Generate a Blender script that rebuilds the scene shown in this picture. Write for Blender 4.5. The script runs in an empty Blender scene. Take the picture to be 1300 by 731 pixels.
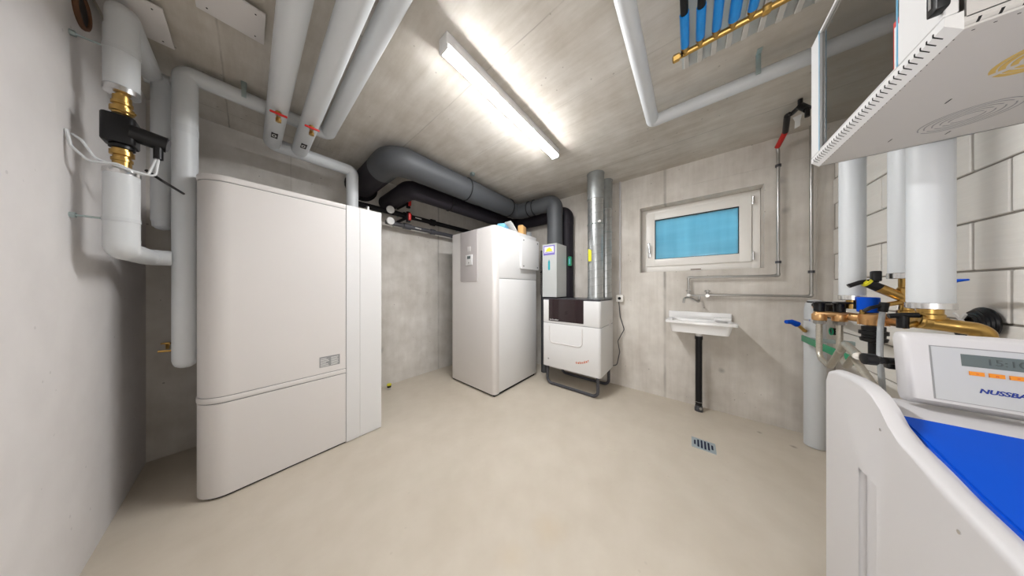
import bpy, bmesh, math, random
from mathutils import Vector, Matrix
random.seed(7)
SC = bpy.context.scene
COL = SC.collection

# ------------------------------------------------------------------ camera, world, exposure
CAMZ = 1.2
F = 275.4                      # focal length in pixels of the 1300 px wide frame
cam_d = bpy.data.cameras.new('camera')
cam_d.sensor_width = 36.0
cam_d.lens = 36.0 * F / 1300.0
cam_d.clip_start = 0.01
cam = bpy.data.objects.new('camera', cam_d)
COL.objects.link(cam)
cam.location = (0, 0, CAMZ)
cam.rotation_euler = (math.radians(90), 0, math.radians(39.5 - 90))
SC.camera = cam

world = bpy.data.worlds.new('dusk_sky')
SC.world = world
world.use_nodes = True
wb = world.node_tree.nodes['Background']
wb.inputs[0].default_value = (0.30, 0.68, 0.84, 1)
wb.inputs[1].default_value = 1.75

SC.view_settings.view_transform = 'Standard'
SC.view_settings.look = 'None'
SC.view_settings.gamma = 1.0
SC.view_settings.exposure = 3.18
SC.view_settings.use_curve_mapping = False
LAMP = 18.5                   # emission of the ceiling luminaire's diffuser

# added fill light, in an unseen opening made for it behind the camera
dl = bpy.data.lights.new('added_fill_light', 'AREA')
dl.shape = 'RECTANGLE'; dl.size = .78; dl.size_y = 1.95; dl.energy = 2.3; dl.color = (1.0, .985, .975)
dlo = bpy.data.objects.new('added_fill_light', dl); COL.objects.link(dlo)
dlo.location = (-.62, -.36, 1.02); dlo.rotation_euler = (math.radians(90), 0, math.radians(-90))

def at(px, py, X=None, Y=None, Z=None):
    """survey helper: point of the room seen at a pixel, on the given plane"""
    a = (px - 650) / F; b = (365 - py) / F
    d = Vector((.7716 + .636 * a, .636 - .7716 * a, b))
    if X is not None: t = X / d.x
    elif Y is not None: t = Y / d.y
    else: t = (Z - CAMZ) / d.z
    return Vector((t * d.x, t * d.y, CAMZ + t * d.z))

# ------------------------------------------------------------------ materials
def new_mat(name):
    m = bpy.data.materials.new(name); m.use_nodes = True
    nt = m.node_tree
    return m, nt, nt.nodes['Principled BSDF']

def node(nt, t, **kw):
    n = nt.nodes.new(t)
    for k, v in kw.items(): setattr(n, k, v)
    return n

def mathn(nt, op, a, b=None, c=None, clamp=False):
    n = nt.nodes.new('ShaderNodeMath'); n.operation = op; n.use_clamp = clamp
    for i, v in enumerate((a, b, c)):
        if v is None: continue
        if isinstance(v, (int, float)): n.inputs[i].default_value = v
        else: nt.links.new(v, n.inputs[i])
    return n.outputs[0]

def mixc(nt, fac, a, b, mode='MIX'):
    n = nt.nodes.new('ShaderNodeMix'); n.data_type = 'RGBA'; n.blend_type = mode
    def put(s, v):
        if isinstance(v, (int, float)): s.default_value = v
        elif isinstance(v, tuple): s.default_value = (*v[:3], 1)
        else: nt.links.new(v, s)
    put(n.inputs[0], fac); put(n.inputs[6], a); put(n.inputs[7], b)
    return n.outputs[2]

def simple(name, col, rough=.45, metal=0.0, var=.04, scale=9.0, bump=0.0, bscale=80, spec=.5, coat=0.0, bdist=.001):
    m, nt, p = new_mat(name)
    g = node(nt, 'ShaderNodeNewGeometry')
    nz = node(nt, 'ShaderNodeTexNoise'); nz.inputs['Scale'].default_value = scale; nz.inputs['Detail'].default_value = 4
    nt.links.new(g.outputs['Position'], nz.inputs['Vector'])
    c2 = tuple(max(0, c * (1 - var * 2.2)) for c in col)
    c1 = tuple(min(1, c * (1 + var)) for c in col)
    out = mixc(nt, nz.outputs['Fac'], c2, c1)
    nt.links.new(out, p.inputs['Base Color'])
    p.inputs['Roughness'].default_value = rough
    p.inputs['Metallic'].default_value = metal
    p.inputs['Specular IOR Level'].default_value = spec
    p.inputs['Coat Weight'].default_value = coat
    if bump:
        n2 = node(nt, 'ShaderNodeTexNoise'); n2.inputs['Scale'].default_value = bscale; n2.inputs['Detail'].default_value = 3
        nt.links.new(g.outputs['Position'], n2.inputs['Vector'])
        b = node(nt, 'ShaderNodeBump'); b.inputs['Strength'].default_value = bump; b.inputs['Distance'].default_value = bdist
        nt.links.new(n2.outputs['Fac'], b.inputs['Height']); nt.links.new(b.outputs['Normal'], p.inputs['Normal'])
    return m

def concrete(name, light, dark, seams=(), streak=(1, 1, 1), streak_amt=.35, pits=.6, rough=.75, seamw=.004, stain=None, bumpk=.35, contrast=1.9):
    """cast concrete: clouds, streaks from the boards, pores, formwork joints"""
    m, nt, p = new_mat(name)
    L = nt.links.new
    g = node(nt, 'ShaderNodeNewGeometry')
    pos = g.outputs['Position']
    sep = node(nt, 'ShaderNodeSeparateXYZ'); L(pos, sep.inputs[0])
    def noise(scale, detail=5, vec=pos, rough_=.55):
        n = node(nt, 'ShaderNodeTexNoise'); n.inputs['Scale'].default_value = scale
        n.inputs['Detail'].default_value = detail; n.inputs['Roughness'].default_value = rough_
        L(vec, n.inputs['Vector']); return n.outputs['Fac']
    mp = node(nt, 'ShaderNodeMapping'); L(pos, mp.inputs[0]); mp.inputs['Scale'].default_value = streak
    cloud = noise(1.7, 6)
    mid = noise(7, 6)
    st = noise(1.0, 6, mp.outputs[0], .65)
    f = mathn(nt, 'MULTIPLY_ADD', cloud, 1.6, -.3)
    f = mathn(nt, 'ADD', mathn(nt, 'MULTIPLY', f, .5), mathn(nt, 'MULTIPLY', mathn(nt, 'MULTIPLY_ADD', mid, 2.0, -.5), .5 - streak_amt / 2))
    f = mathn(nt, 'ADD', f, mathn(nt, 'MULTIPLY', mathn(nt, 'MULTIPLY_ADD', st, 3.0, -1.0), streak_amt / 2), clamp=True)
    f = mathn(nt, 'MULTIPLY_ADD', mathn(nt, 'SUBTRACT', f, .5), contrast, .5, clamp=True)
    col = mixc(nt, f, dark, light)
    # pores
    v = node(nt, 'ShaderNodeTexVoronoi'); v.inputs['Scale'].default_value = 16; L(pos, v.inputs['Vector'])
    gate = mathn(nt, 'GREATER_THAN', noise(3.1, 2), .56)
    pore = mathn(nt, 'MULTIPLY', mathn(nt, 'LESS_THAN', v.outputs['Distance'], .095), gate)
    col = mixc(nt, mathn(nt, 'MULTIPLY', pore, pits), col, tuple(c * .45 for c in dark))
    h = mathn(nt, 'MULTIPLY', noise(70, 4), .25)
    h = mathn(nt, 'ADD', h, mathn(nt, 'MULTIPLY', st, .6))
    h = mathn(nt, 'SUBTRACT', h, mathn(nt, 'MULTIPLY', pore, .8))
    wob = mathn(nt, 'MULTIPLY', mathn(nt, 'SUBTRACT', noise(9, 3), .5), .008)
    for ax, v0, w, strength in seams:
        s = sep.outputs['XYZ'.index(ax)]
        d = mathn(nt, 'ABSOLUTE', mathn(nt, 'ADD', mathn(nt, 'SUBTRACT', s, v0), wob))
        k = mathn(nt, 'SUBTRACT', 1.0, mathn(nt, 'DIVIDE', d, w), clamp=True)
        br = mathn(nt, 'MULTIPLY_ADD', noise(3.0 + v0, 3), 2.2, -.45, clamp=True)
        k = mathn(nt, 'MULTIPLY', k, br)
        col = mixc(nt, mathn(nt, 'MULTIPLY', k, strength), col, tuple(c * .5 for c in dark))
        h = mathn(nt, 'SUBTRACT', h, mathn(nt, 'MULTIPLY', k, 1.2))
    if stain:
        for (c, r, colr, amt) in stain:
            sb = node(nt, 'ShaderNodeVectorMath'); sb.operation = 'DISTANCE'; L(pos, sb.inputs[0]); sb.inputs[1].default_value = c
            k = mathn(nt, 'SUBTRACT', 1.0, mathn(nt, 'DIVIDE', mathn(nt, 'ADD', sb.outputs['Value'], mathn(nt, 'MULTIPLY', mathn(nt, 'SUBTRACT', mid, .5), r * 1.2)), r), clamp=True)
            col = mixc(nt, mathn(nt, 'MULTIPLY', k, amt), col, colr)
    L(col, p.inputs['Base Color'])
    p.inputs['Roughness'].default_value = rough
    p.inputs['Specular IOR Level'].default_value = .3
    b = node(nt, 'ShaderNodeBump'); b.inputs['Strength'].default_value = bumpk; b.inputs['Distance'].default_value = .004
    L(h, b.inputs['Height']); L(b.outputs['Normal'], p.inputs['Normal'])
    return m

def emit(name, col, s):
    m, nt, p = new_mat(name)
    p.inputs['Base Color'].default_value = (*col, 1)
    p.inputs['Emission Color'].default_value = (*col, 1)
    p.inputs['Emission Strength'].default_value = s
    return m

M = {}
M['wall_far'] = concrete('cast_concrete_far', (.74, .70, .645), (.50, .455, .40),
    seams=[('Y', .22, .018, .85), ('Y', .70, .006, .2), ('Z', 2.27, .004, .15), ('Y', -.78, .01, .3)], streak=(5, 9, .7), streak_amt=.45,
    stain=[((2.91, -.23, .40), .03, (.33, .31, .28), .9), ((2.91, -.60, 2.12), .05, (.36, .34, .33), .6), ((2.91, -.62, 1.86), .035, (.3, .28, .26), .6)])
M['wall_back'] = concrete('cast_concrete_back', (.73, .70, .66), (.50, .465, .415),
    seams=[('X', 1.79, .018, .7), ('X', .25, .008, .4), ('Z', 1.95, .005, .15)], streak=(6, 5, .9), streak_amt=.4,
    stain=[((1.0, 2.89, .45), .05, (.3, .28, .25), .8)])
M['wall_left'] = concrete('smooth_concrete_left', (.77, .745, .735), (.67, .645, .635), contrast=1.3, streak=(2, 2, .8), streak_amt=.2, pits=.25, bumpk=.15)
M['ceiling'] = concrete('board_marked_ceiling', (.70, .67, .62), (.43, .385, .32),
    seams=[('X', -.10, .006, .75), ('X', .40, .004, .35), ('X', .906, .005, .5), ('X', 1.42, .004, .3), ('X', 1.93, .005, .4), ('X', 2.433, .006, .65), ('Y', 2.66, .005, .6)],
    contrast=1.45, streak=(17, 2.2, 1), streak_amt=.5, pits=.45)
M['floor'] = concrete('cement_screed', (.615, .555, .47), (.51, .45, .365), contrast=1.3, streak=(1.5, 1.5, 1), streak_amt=.3, pits=.12, rough=.5, bumpk=.1,
    stain=[((.95, .55, 0), .10, (.55, .44, .3), .35), ((2.70, -.44, 0), .02, (.2, .17, .13), .8), ((2.62, -.6, 0), .025, (.2, .17, .13), .9), ((.75, .62, 0), .08, (.55, .44, .3), .3)])
M['mortar'] = simple('grey_mortar', (.33, .30, .265), .95, var=.15, scale=40, bump=.5, bscale=120)
def brick_mat():
    m, nt, p = new_mat('calcium_silicate_block')
    L = nt.links.new
    g = node(nt, 'ShaderNodeNewGeometry'); oi = node(nt, 'ShaderNodeObjectInfo')
    nz = node(nt, 'ShaderNodeTexNoise'); nz.inputs['Scale'].default_value = 5; nz.inputs['Detail'].default_value = 6
    L(g.outputs['Position'], nz.inputs['Vector'])
    wv = node(nt, 'ShaderNodeTexNoise'); wv.inputs['Scale'].default_value = 1; wv.inputs['Detail'].default_value = 3
    mp = node(nt, 'ShaderNodeMapping'); mp.inputs['Scale'].default_value = (3, 3, 110); L(g.outputs['Position'], mp.inputs[0]); L(mp.outputs[0], wv.inputs['Vector'])
    c = mixc(nt, nz.outputs['Fac'], (.77, .74, .69), (.86, .83, .785))
    c = mixc(nt, mathn(nt, 'MULTIPLY', oi.outputs['Random'], .3), c, (.66, .62, .56))
    c = mixc(nt, mathn(nt, 'MULTIPLY', wv.outputs['Fac'], .25), c, (.5, .47, .43))
    L(c, p.inputs['Base Color']); p.inputs['Roughness'].default_value = .85
    b = node(nt, 'ShaderNodeBump'); b.inputs['Strength'].default_value = .35; b.inputs['Distance'].default_value = .002
    L(wv.outputs['Fac'], b.inputs['Height']); L(b.outputs['Normal'], p.inputs['Normal'])
    return m
M['brick'] = brick_mat()
M['jacket'] = simple('grey_insulation_jacket', (.63, .65, .665), .42, var=.02, scale=4)
M['jacket_tape'] = simple('insulation_jacket_tape', (.60, .62, .635), .35, var=.02)
M['alu'] = simple('aluminium_ring', (.80, .80, .80), .25, 1.0, var=.05, scale=60)
M['steel'] = simple('stainless_steel', (.46, .45, .43), .30, 1.0, var=.05, scale=30)
M['zinc'] = simple('zinc_plated_steel', (.42, .50, .50), .4, .9, var=.08, scale=50)
M['galv'] = simple('galvanised_spiral', (.56, .58, .58), .3, .85, var=.14, scale=22)
M['galv_dull'] = simple('galvanised_dull', (.40, .42, .42), .5, .7, var=.12, scale=24)
M['brass'] = simple('brass', (.60, .38, .12), .28, 1.0, var=.14, scale=26)
M['bronze'] = simple('gunmetal', (.74, .44, .20), .34, .9, var=.14, scale=30)
M['black'] = simple('black_plastic', (.004, .004, .005), .38, var=.05, spec=.35)
M['rubber'] = simple('black_foam_rubber', (.007, .006, .008), .65, var=.1, spec=.3)
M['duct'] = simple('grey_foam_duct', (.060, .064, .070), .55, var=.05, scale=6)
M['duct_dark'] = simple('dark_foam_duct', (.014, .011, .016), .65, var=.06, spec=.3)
M['pvc'] = simple('dark_grey_pvc', (.075, .075, .085), .35, var=.05)
M['red'] = simple('red_plastic', (.55, .015, .012), .4, var=.05)
M['blue'] = simple('blue_plastic', (.0, .075, .56), .5, var=.05, spec=.15)
M['sleeve'] = simple('bright_blue_sleeve', (.012, .30, .82), .3, var=.06, scale=40)
M['white'] = simple('white_powder_coat', (.74, .735, .73), .38, var=.012, scale=3)
M['white2'] = simple('warm_white_panel', (.72, .69, .67), .4, var=.012, scale=3)
M['offwhite'] = simple('light_grey_plastic', (.62, .605, .61), .38, var=.012, scale=3)
M['frame'] = simple('white_window_plastic', (.88, .85, .80), .35, var=.01)
M['ceramic'] = simple('white_fireclay', (.86, .85, .84), .12, var=.01, coat=.4)
M['panelgrey'] = simple('rose_grey_panel', (.50, .465, .46), .4, var=.01)
M['headgrey'] = simple('silver_grey_fascia', (.55, .56, .57), .32, .15, var=.01)
M['cabinet'] = simple('cabinet_white_coat', (.56, .54, .515), .5, var=.02, scale=5)
M['dark'] = simple('dark_gap', (.012, .012, .012), .9)
M['glossblack'] = simple('gloss_black_glass', (.018, .007, .009), .06, var=.02, coat=.5)
M['greytube'] = simple('dark_grey_steel_tube', (.07, .07, .08), .35, .3, var=.04)
M['boxgrey'] = simple('sheet_metal_grey', (.56, .58, .57), .35, .35, var=.03, scale=3)
M['yellow'] = simple('yellow_plastic', (.72, .66, .02), .45)
M['green'] = simple('green_plastic', (.01, .26, .12), .4)
M['orange'] = simple('orange_button', (.85, .28, .01), .35)
M['orange_print'] = simple('orange_print', (.62, .12, .02), .5)
M['paper'] = simple('white_paper', (.78, .77, .75), .7, var=.03)
M['purple'] = simple('violet_print', (.20, .16, .48), .5)
M['cyan'] = simple('cyan_print', (.01, .34, .40), .5)
M['navy'] = simple('navy_print', (.005, .03, .26), .5)
M['lcd'] = simple('grey_display', (.12, .15, .15), .2, var=.05)
M['lcd_seg'] = simple('display_segments', (.05, .065, .065), .4)
M['greyprint'] = simple('grey_print', (.30, .30, .30), .6, var=.05)
M['grate'] = simple('light_steel_grate', (.50, .58, .62), .35, .5)
M['slot_blue'] = simple('dark_blue_shadow_gap', (.004, .010, .045), .8)
M['beige'] = simple('beige_sponge', (.72, .42, .16), .8)
M['clear'] = simple('cloudy_clear_hose', (.38, .40, .41), .2, var=.08)
M['lightblue'] = simple('pale_blue_plastic', (.16, .42, .62), .4)
M['slat'] = simple('white_painted_slat', (.62, .60, .56), .6, var=.08, scale=30)
M['lamp'] = emit('lit_diffuser', (.985, .99, 1.0), LAMP)
M['silverfoil'] = simple('silver_foil', (.62, .62, .64), .25, .9, var=.2, scale=35, bump=.8, bscale=35, bdist=.01)
M['braid'] = simple('braided_steel_hose', (.62, .58, .50), .35, .8, var=.15, scale=160, bump=.6, bscale=300)
M['redprint'] = simple('red_print', (.60, .05, .04), .5)
M['painted_reflection'] = simple('ochre_painted_reflection', (.62, .42, .10), .5)  # brassy reflection on the second base vent, put into its colour

def glass_mat():
    m, nt, p = new_mat('tinted_door_glass')
    p.inputs['Base Color'].default_value = (.55, .52, .47, 1)
    p.inputs['Transmission Weight'].default_value = 1
    p.inputs['Roughness'].default_value = .02
    p.inputs['IOR'].default_value = 1.5
    p.inputs['Coat Weight'].default_value = .3
    n = node(nt, 'ShaderNodeTexNoise'); n.inputs['Scale'].default_value = 2
    b = node(nt, 'ShaderNodeBump'); b.inputs['Strength'].default_value = .02
    nt.links.new(n.outputs['Fac'], b.inputs['Height']); nt.links.new(b.outputs['Normal'], p.inputs['Normal'])
    return m
M['glass'] = glass_mat()

def film_mat():
    """window pane under a blue protective film: lets the dusk light through, streaky"""
    m, nt, p = new_mat('blue_film_pane')
    L = nt.links.new
    g = node(nt, 'ShaderNodeNewGeometry')
    mp = node(nt, 'ShaderNodeMapping'); mp.inputs['Scale'].default_value = (1, 7, .6); L(g.outputs['Position'], mp.inputs[0])
    nz = node(nt, 'ShaderNodeTexNoise'); nz.inputs['Scale'].default_value = 1.6; nz.inputs['Detail'].default_value = 5; L(mp.outputs[0], nz.inputs['Vector'])
    mp2 = node(nt, 'ShaderNodeMapping'); mp2.inputs['Scale'].default_value = (1, 1.2, 9); L(g.outputs['Position'], mp2.inputs[0])
    n2 = node(nt, 'ShaderNodeTexNoise'); n2.inputs['Scale'].default_value = 1.3; n2.inputs['Detail'].default_value = 3; L(mp2.outputs[0], n2.inputs['Vector'])
    f = mathn(nt, 'ADD', mathn(nt, 'MULTIPLY', nz.outputs['Fac'], .6), mathn(nt, 'MULTIPLY', n2.outputs['Fac'], .5), clamp=True)
    c = mixc(nt, f, (.20, .40, .50), (.62, .84, .90))
    tr = node(nt, 'ShaderNodeBsdfTranslucent'); L(c, tr.inputs[0])
    gl = node(nt, 'ShaderNodeBsdfGlossy'); gl.inputs['Roughness'].default_value = .05
    fr = node(nt, 'ShaderNodeFresnel'); fr.inputs[0].default_value = 1.45
    L(c, p.inputs['Base Color']); p.inputs['Roughness'].default_value = .3
    m1 = node(nt, 'ShaderNodeMixShader'); m1.inputs[0].default_value = .80
    L(p.outputs[0], m1.inputs[1]); L(tr.outputs[0], m1.inputs[2])
    m2 = node(nt, 'ShaderNodeMixShader'); L(fr.outputs[0], m2.inputs[0]); L(m1.outputs[0], m2.inputs[1]); L(gl.outputs[0], m2.inputs[2])
    L(m2.outputs[0], nt.nodes['Material Output'].inputs['Surface'])
    return m
M['film'] = film_mat()

# ------------------------------------------------------------------ mesh building
def wloc(o):
    v = Vector((0, 0, 0))
    while o is not None:
        v += Vector(o.location); o = o.parent
    return v

class MB:
    def __init__(s): s.bm = bmesh.new()
    def _merge(s, b):
        me = bpy.data.meshes.new('tmp'); b.to_mesh(me); b.free()
        s.bm.from_mesh(me); bpy.data.meshes.remove(me)
    def box(s, x0, x1, y0, y1, z0, z1, bev=0, seg=2, mat=None):
        b = bmesh.new()
        bmesh.ops.create_cube(b, size=1)
        for v in b.verts:
            v.co = Vector(((x0 + x1) / 2 + v.co.x * (x1 - x0), (y0 + y1) / 2 + v.co.y * (y1 - y0), (z0 + z1) / 2 + v.co.z * (z1 - z0)))
        if bev: bmesh.ops.bevel(b, geom=list(b.edges), offset=bev, segments=seg, affect='EDGES', profile=.5)
        if mat is not None: bmesh.ops.transform(b, matrix=mat, verts=b.verts)
        s._merge(b); return s
    def tube(s, pts, r, n=20, R=0, caps=True, arc=7, r2=None):
        pts = [Vector(p) for p in pts]
        path = fillet(pts, R, arc) if R else pts
        b = bmesh.new()
        rings = []
        t0 = (path[1] - path[0]).normalized()
        up = Vector((0, 0, 1)) if abs(t0.z) < .9 else Vector((1, 0, 0))
        u = t0.cross(up).normalized()
        N = len(path)
        for i, p in enumerate(path):
            if i == 0: t = t0
            elif i == N - 1: t = (path[-1] - path[-2]).normalized()
            else: t = ((path[i + 1] - p).normalized() + (p - path[i - 1]).normalized()).normalized()
            u = (u - t * u.dot(t)).normalized(); w = t.cross(u)
            rr = r if r2 is None else r + (r2 - r) * i / (N - 1)
            rings.append([b.verts.new(p + (u * math.cos(k * 2 * math.pi / n) + w * math.sin(k * 2 * math.pi / n)) * rr) for k in range(n)])
        for i in range(N - 1):
            for k in range(n):
                b.faces.new((rings[i][k], rings[i][(k + 1) % n], rings[i + 1][(k + 1) % n], rings[i + 1][k]))
        if caps:
            b.faces.new(list(reversed(rings[0]))); b.faces.new(rings[-1])
        bmesh.ops.recalc_face_normals(b, faces=b.faces)
        s._merge(b); return s
    def cyl(s, p, q, r, n=20, r2=None, caps=True):
        return s.tube([p, q], r, n=n, caps=caps, r2=r2)
    def lathe(s, prof, origin, axis, n=24, caps=True):
        """prof: list of (radius, height along axis)"""
        ax = Vector(axis).normalized(); o = Vector(origin)
        up = Vector((0, 0, 1)) if abs(ax.z) < .9 else Vector((1, 0, 0))
        u = ax.cross(up).normalized(); w = ax.cross(u)
        b = bmesh.new(); rings = []
        for r, h in prof:
            rings.append([b.verts.new(o + ax * h + (u * math.cos(k * 2 * math.pi / n) + w * math.sin(k * 2 * math.pi / n)) * max(r, 1e-5)) for k in range(n)])
        for i in range(len(rings) - 1):
            for k in range(n):
                b.faces.new((rings[i][k], rings[i][(k + 1) % n], rings[i + 1][(k + 1) % n], rings[i + 1][k]))
        if caps:
            b.faces.new(list(reversed(rings[0]))); b.faces.new(rings[-1])
        bmesh.ops.recalc_face_normals(b, faces=b.faces)
        s._merge(b); return s
    def prism(s, poly, axis, lo, hi, bev=0, seg=2):
        """extrude a 2-D outline; axis 0: (y,z), 1: (x,z), 2: (x,y)"""
        b = bmesh.new()
        def mk(c, h):
            return Vector((h, c[0], c[1])) if axis == 0 else Vector((c[0], h, c[1])) if axis == 1 else Vector((c[0], c[1], h))
        A = [b.verts.new(mk(c, lo)) for c in poly]; B = [b.verts.new(mk(c, hi)) for c in poly]
        fa = b.faces.new(A); fb = b.faces.new(B)
        for i in range(len(poly)):
            j = (i + 1) % len(poly); b.faces.new((A[i], A[j], B[j], B[i]))
        bmesh.ops.recalc_face_normals(b, faces=b.faces)
        if bev:
            es = [e for e in b.edges if (e.verts[0] in A) == (e.verts[1] in A)]
            bmesh.ops.bevel(b, geom=es, offset=bev, segments=seg, affect='EDGES', profile=.5)
        s._merge(b); return s
    def torus(s, c, axis, R, r, n=28, m=8, a0=0, a1=2 * math.pi):
        ax = Vector(axis).normalized(); up = Vector((0, 0, 1)) if abs(ax.z) < .9 else Vector((1, 0, 0))
        u = ax.cross(up).normalized(); w = ax.cross(u); c = Vector(c)
        full = abs(a1 - a0 - 2 * math.pi) < 1e-6
        pts = [c + (u * math.cos(a0 + (a1 - a0) * i / n) + w * math.sin(a0 + (a1 - a0) * i / n)) * R for i in range(n + 1)]
        return s.tube(pts, r, n=m, caps=not full)
    def text(s, body, size, origin, xdir, ydir, depth=.0006, shear=0, bold=0, sx=1.0):
        cu = bpy.data.curves.new('t', 'FONT'); cu.body = body; cu.size = size; cu.extrude = depth; cu.shear = shear; cu.offset = bold; cu.resolution_u = 3
        ob = bpy.data.objects.new('t', cu); COL.objects.link(ob)
        dg = bpy.context.evaluated_depsgraph_get(); dg.update()
        me = bpy.data.meshes.new_from_object(ob.evaluated_get(dg))
        bpy.data.objects.remove(ob); bpy.data.curves.remove(cu)
        X = Vector(xdir).normalized() * sx; Yv = Vector(ydir).normalized(); Z = X.normalized().cross(Yv)
        mt = Matrix((X, Yv, Z)).transposed().to_4x4(); mt.translation = Vector(origin)
        me.transform(mt); s.bm.from_mesh(me); bpy.data.meshes.remove(me)
        return s
    def build(s, name, mat, parent=None, smooth=35):
        me = bpy.data.meshes.new(name); s.bm.to_mesh(me); s.bm.free()
        o = bpy.data.objects.new(name, me); COL.objects.link(o)
        me.materials.append(M[mat] if isinstance(mat, str) else mat)
        if smooth:
            me.polygons.foreach_set('use_smooth', [True] * len(me.polygons))
            me.set_sharp_from_angle(angle=math.radians(smooth))
        if parent is not None:
            me.transform(Matrix.Translation(-wloc(parent))); o.parent = parent
        return o

def fillet(pts, R, arc=7):
    out = [pts[0]]
    for i in range(1, len(pts) - 1):
        p, a, b = pts[i], (pts[i - 1] - pts[i]), (pts[i + 1] - pts[i])
        la, lb = a.length, b.length; a.normalize(); b.normalize()
        ang = a.angle(b)
        if ang > 3.1: out.append(p); continue
        d = min(R / math.tan(ang / 2), la * .499, lb * .499)
        rr = d * math.tan(ang / 2)
        c = p + (a + b).normalized() * (rr / math.sin(ang / 2))
        s0 = p + a * d - c; s1 = p + b * d - c
        for k in range(arc + 1):
            t = k / arc; w = s0.angle(s1)
            v = (s0 * math.sin((1 - t) * w) + s1 * math.sin(t * w)) / math.sin(w)
            out.append(c + v)
    out.append(pts[-1]); return out

def thing(name, label, cat, loc, group=None):
    o = bpy.data.objects.new(name, None); COL.objects.link(o)
    o.location = loc; o.empty_display_size = .05
    o['label'] = label; o['category'] = cat
    if group: o['group'] = group
    return o

def tag(o, label, cat, group=None):
    """a thing of one mesh: put its origin at its base"""
    me = o.data
    xs = [v.co for v in me.vertices]
    c = Vector(((min(v.x for v in xs) + max(v.x for v in xs)) / 2, (min(v.y for v in xs) + max(v.y for v in xs)) / 2, min(v.z for v in xs)))
    me.transform(Matrix.Translation(-c)); o.location = c
    o['label'] = label; o['category'] = cat
    if group: o['group'] = group
    return o

def struct(o, label=None):
    o['kind'] = 'structure'
    if label: o['label'] = label
    return o

def pipe_run(parent, pts, r, R, mat='jacket', sec='pipe_section', elb='elbow', endcap=None, n=24, over=1.012):
    """straight lengths and elbows as parts of their own"""
    pts = [Vector(p) for p in pts]
    cur = pts[0]
    for i in range(1, len(pts)):
        if i < len(pts) - 1:
            a = (pts[i - 1] - pts[i]).normalized(); b = (pts[i + 1] - pts[i]).normalized()
            ang = a.angle(b); d = R / math.tan(ang / 2)
            s, e = pts[i] + a * d, pts[i] + b * d
            if (s - cur).length > .004: MB().cyl(cur, s, r, n=n).build(sec, mat, parent)
            path = fillet([s + a * .001, pts[i], e + b * .001], R * .999, 8)
            MB().tube(path, r * over, n=n).build(elb, mat, parent)
            cur = e
        else:
            MB().cyl(cur, pts[i], r, n=n).build(sec, mat, parent)

def rrect(x0, x1, y0, y1, r, k=6, corners=(1, 1, 1, 1)):
    """outline counter-clockwise from (x0,y0); corners: x0y0, x1y0, x1y1, x0y1"""
    out = []
    for (cx, cy, a0, on, px, py) in ((x0 + r, y0 + r, 180, corners[0], x0, y0), (x1 - r, y0 + r, 270, corners[1], x1, y0),
                                      (x1 - r, y1 - r, 0, corners[2], x1, y1), (x0 + r, y1 - r, 90, corners[3], x0, y1)):
        if not on: out.append((px, py)); continue
        for i in range(k + 1):
            a = math.radians(a0 + 90 * i / k); out.append((cx + r * math.cos(a), cy + r * math.sin(a)))
    return out

# ------------------------------------------------------------------ the setting
XL, XF, YR, YB, H = -.45, 2.91, -.857, 2.89, 2.5
struct(MB().box(XL - .2, XF + .2, YR - .2, YB + .2, -.2, 0).build('floor', 'floor', smooth=0))
struct(MB().box(XL - .2, XF + .2, YR - .2, YB + .2, H, H + .2).build('ceiling', 'ceiling', smooth=0))
wl = MB()      # with an unseen opening behind the camera, added for the fill light
wl.box(XL - .2, XL, .05, YB, 0, H); wl.box(XL - .2, XL, YR, -.77, 0, H); wl.box(XL - .2, XL, -.77, .05, 2.03, H)
struct(wl.build('wall_left', 'wall_left', smooth=0))
struct(MB().box(XL - .2, XF + .2, YB, YB + .2, 0, H).build('wall_back', 'wall_back', smooth=0))
cw = MB()     # added closed shell around the fill light's opening, keeps the sky out
cw.box(-1.7, -1.6, -1.3, .6, -.05, 2.5); cw.box(-1.7, XL - .19, -1.4, -1.3, -.05, 2.5); cw.box(-1.7, XL - .19, .6, .7, -.05, 2.5)
cw.box(-1.7, XL - .19, -1.4, .7, -.1, 0); cw.box(-1.7, XL - .19, -1.4, .7, 2.5, 2.6)
cw.box(XL - .23, XL - .2, -1.4, -.77, 0, 2.5); cw.box(XL - .23, XL - .2, .05, .7, 0, 2.5)
struct(cw.build('wall_fill_shell', 'wall_left', smooth=0))
# far wall with the window opening
WY0, WY1, WZ0, WZ1 = -.504, .459, 1.38, 2.127
wf = MB()
wf.box(XF, XF + .3, YR - .2, WY0, 0, H); wf.box(XF, XF + .3, WY1, YB, 0, H)
wf.box(XF, XF + .3, WY0, WY1, 0, WZ0); wf.box(XF, XF + .3, WY0, WY1, WZ1, H)
struct(wf.build('wall_far', 'wall_far', smooth=0))
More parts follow.
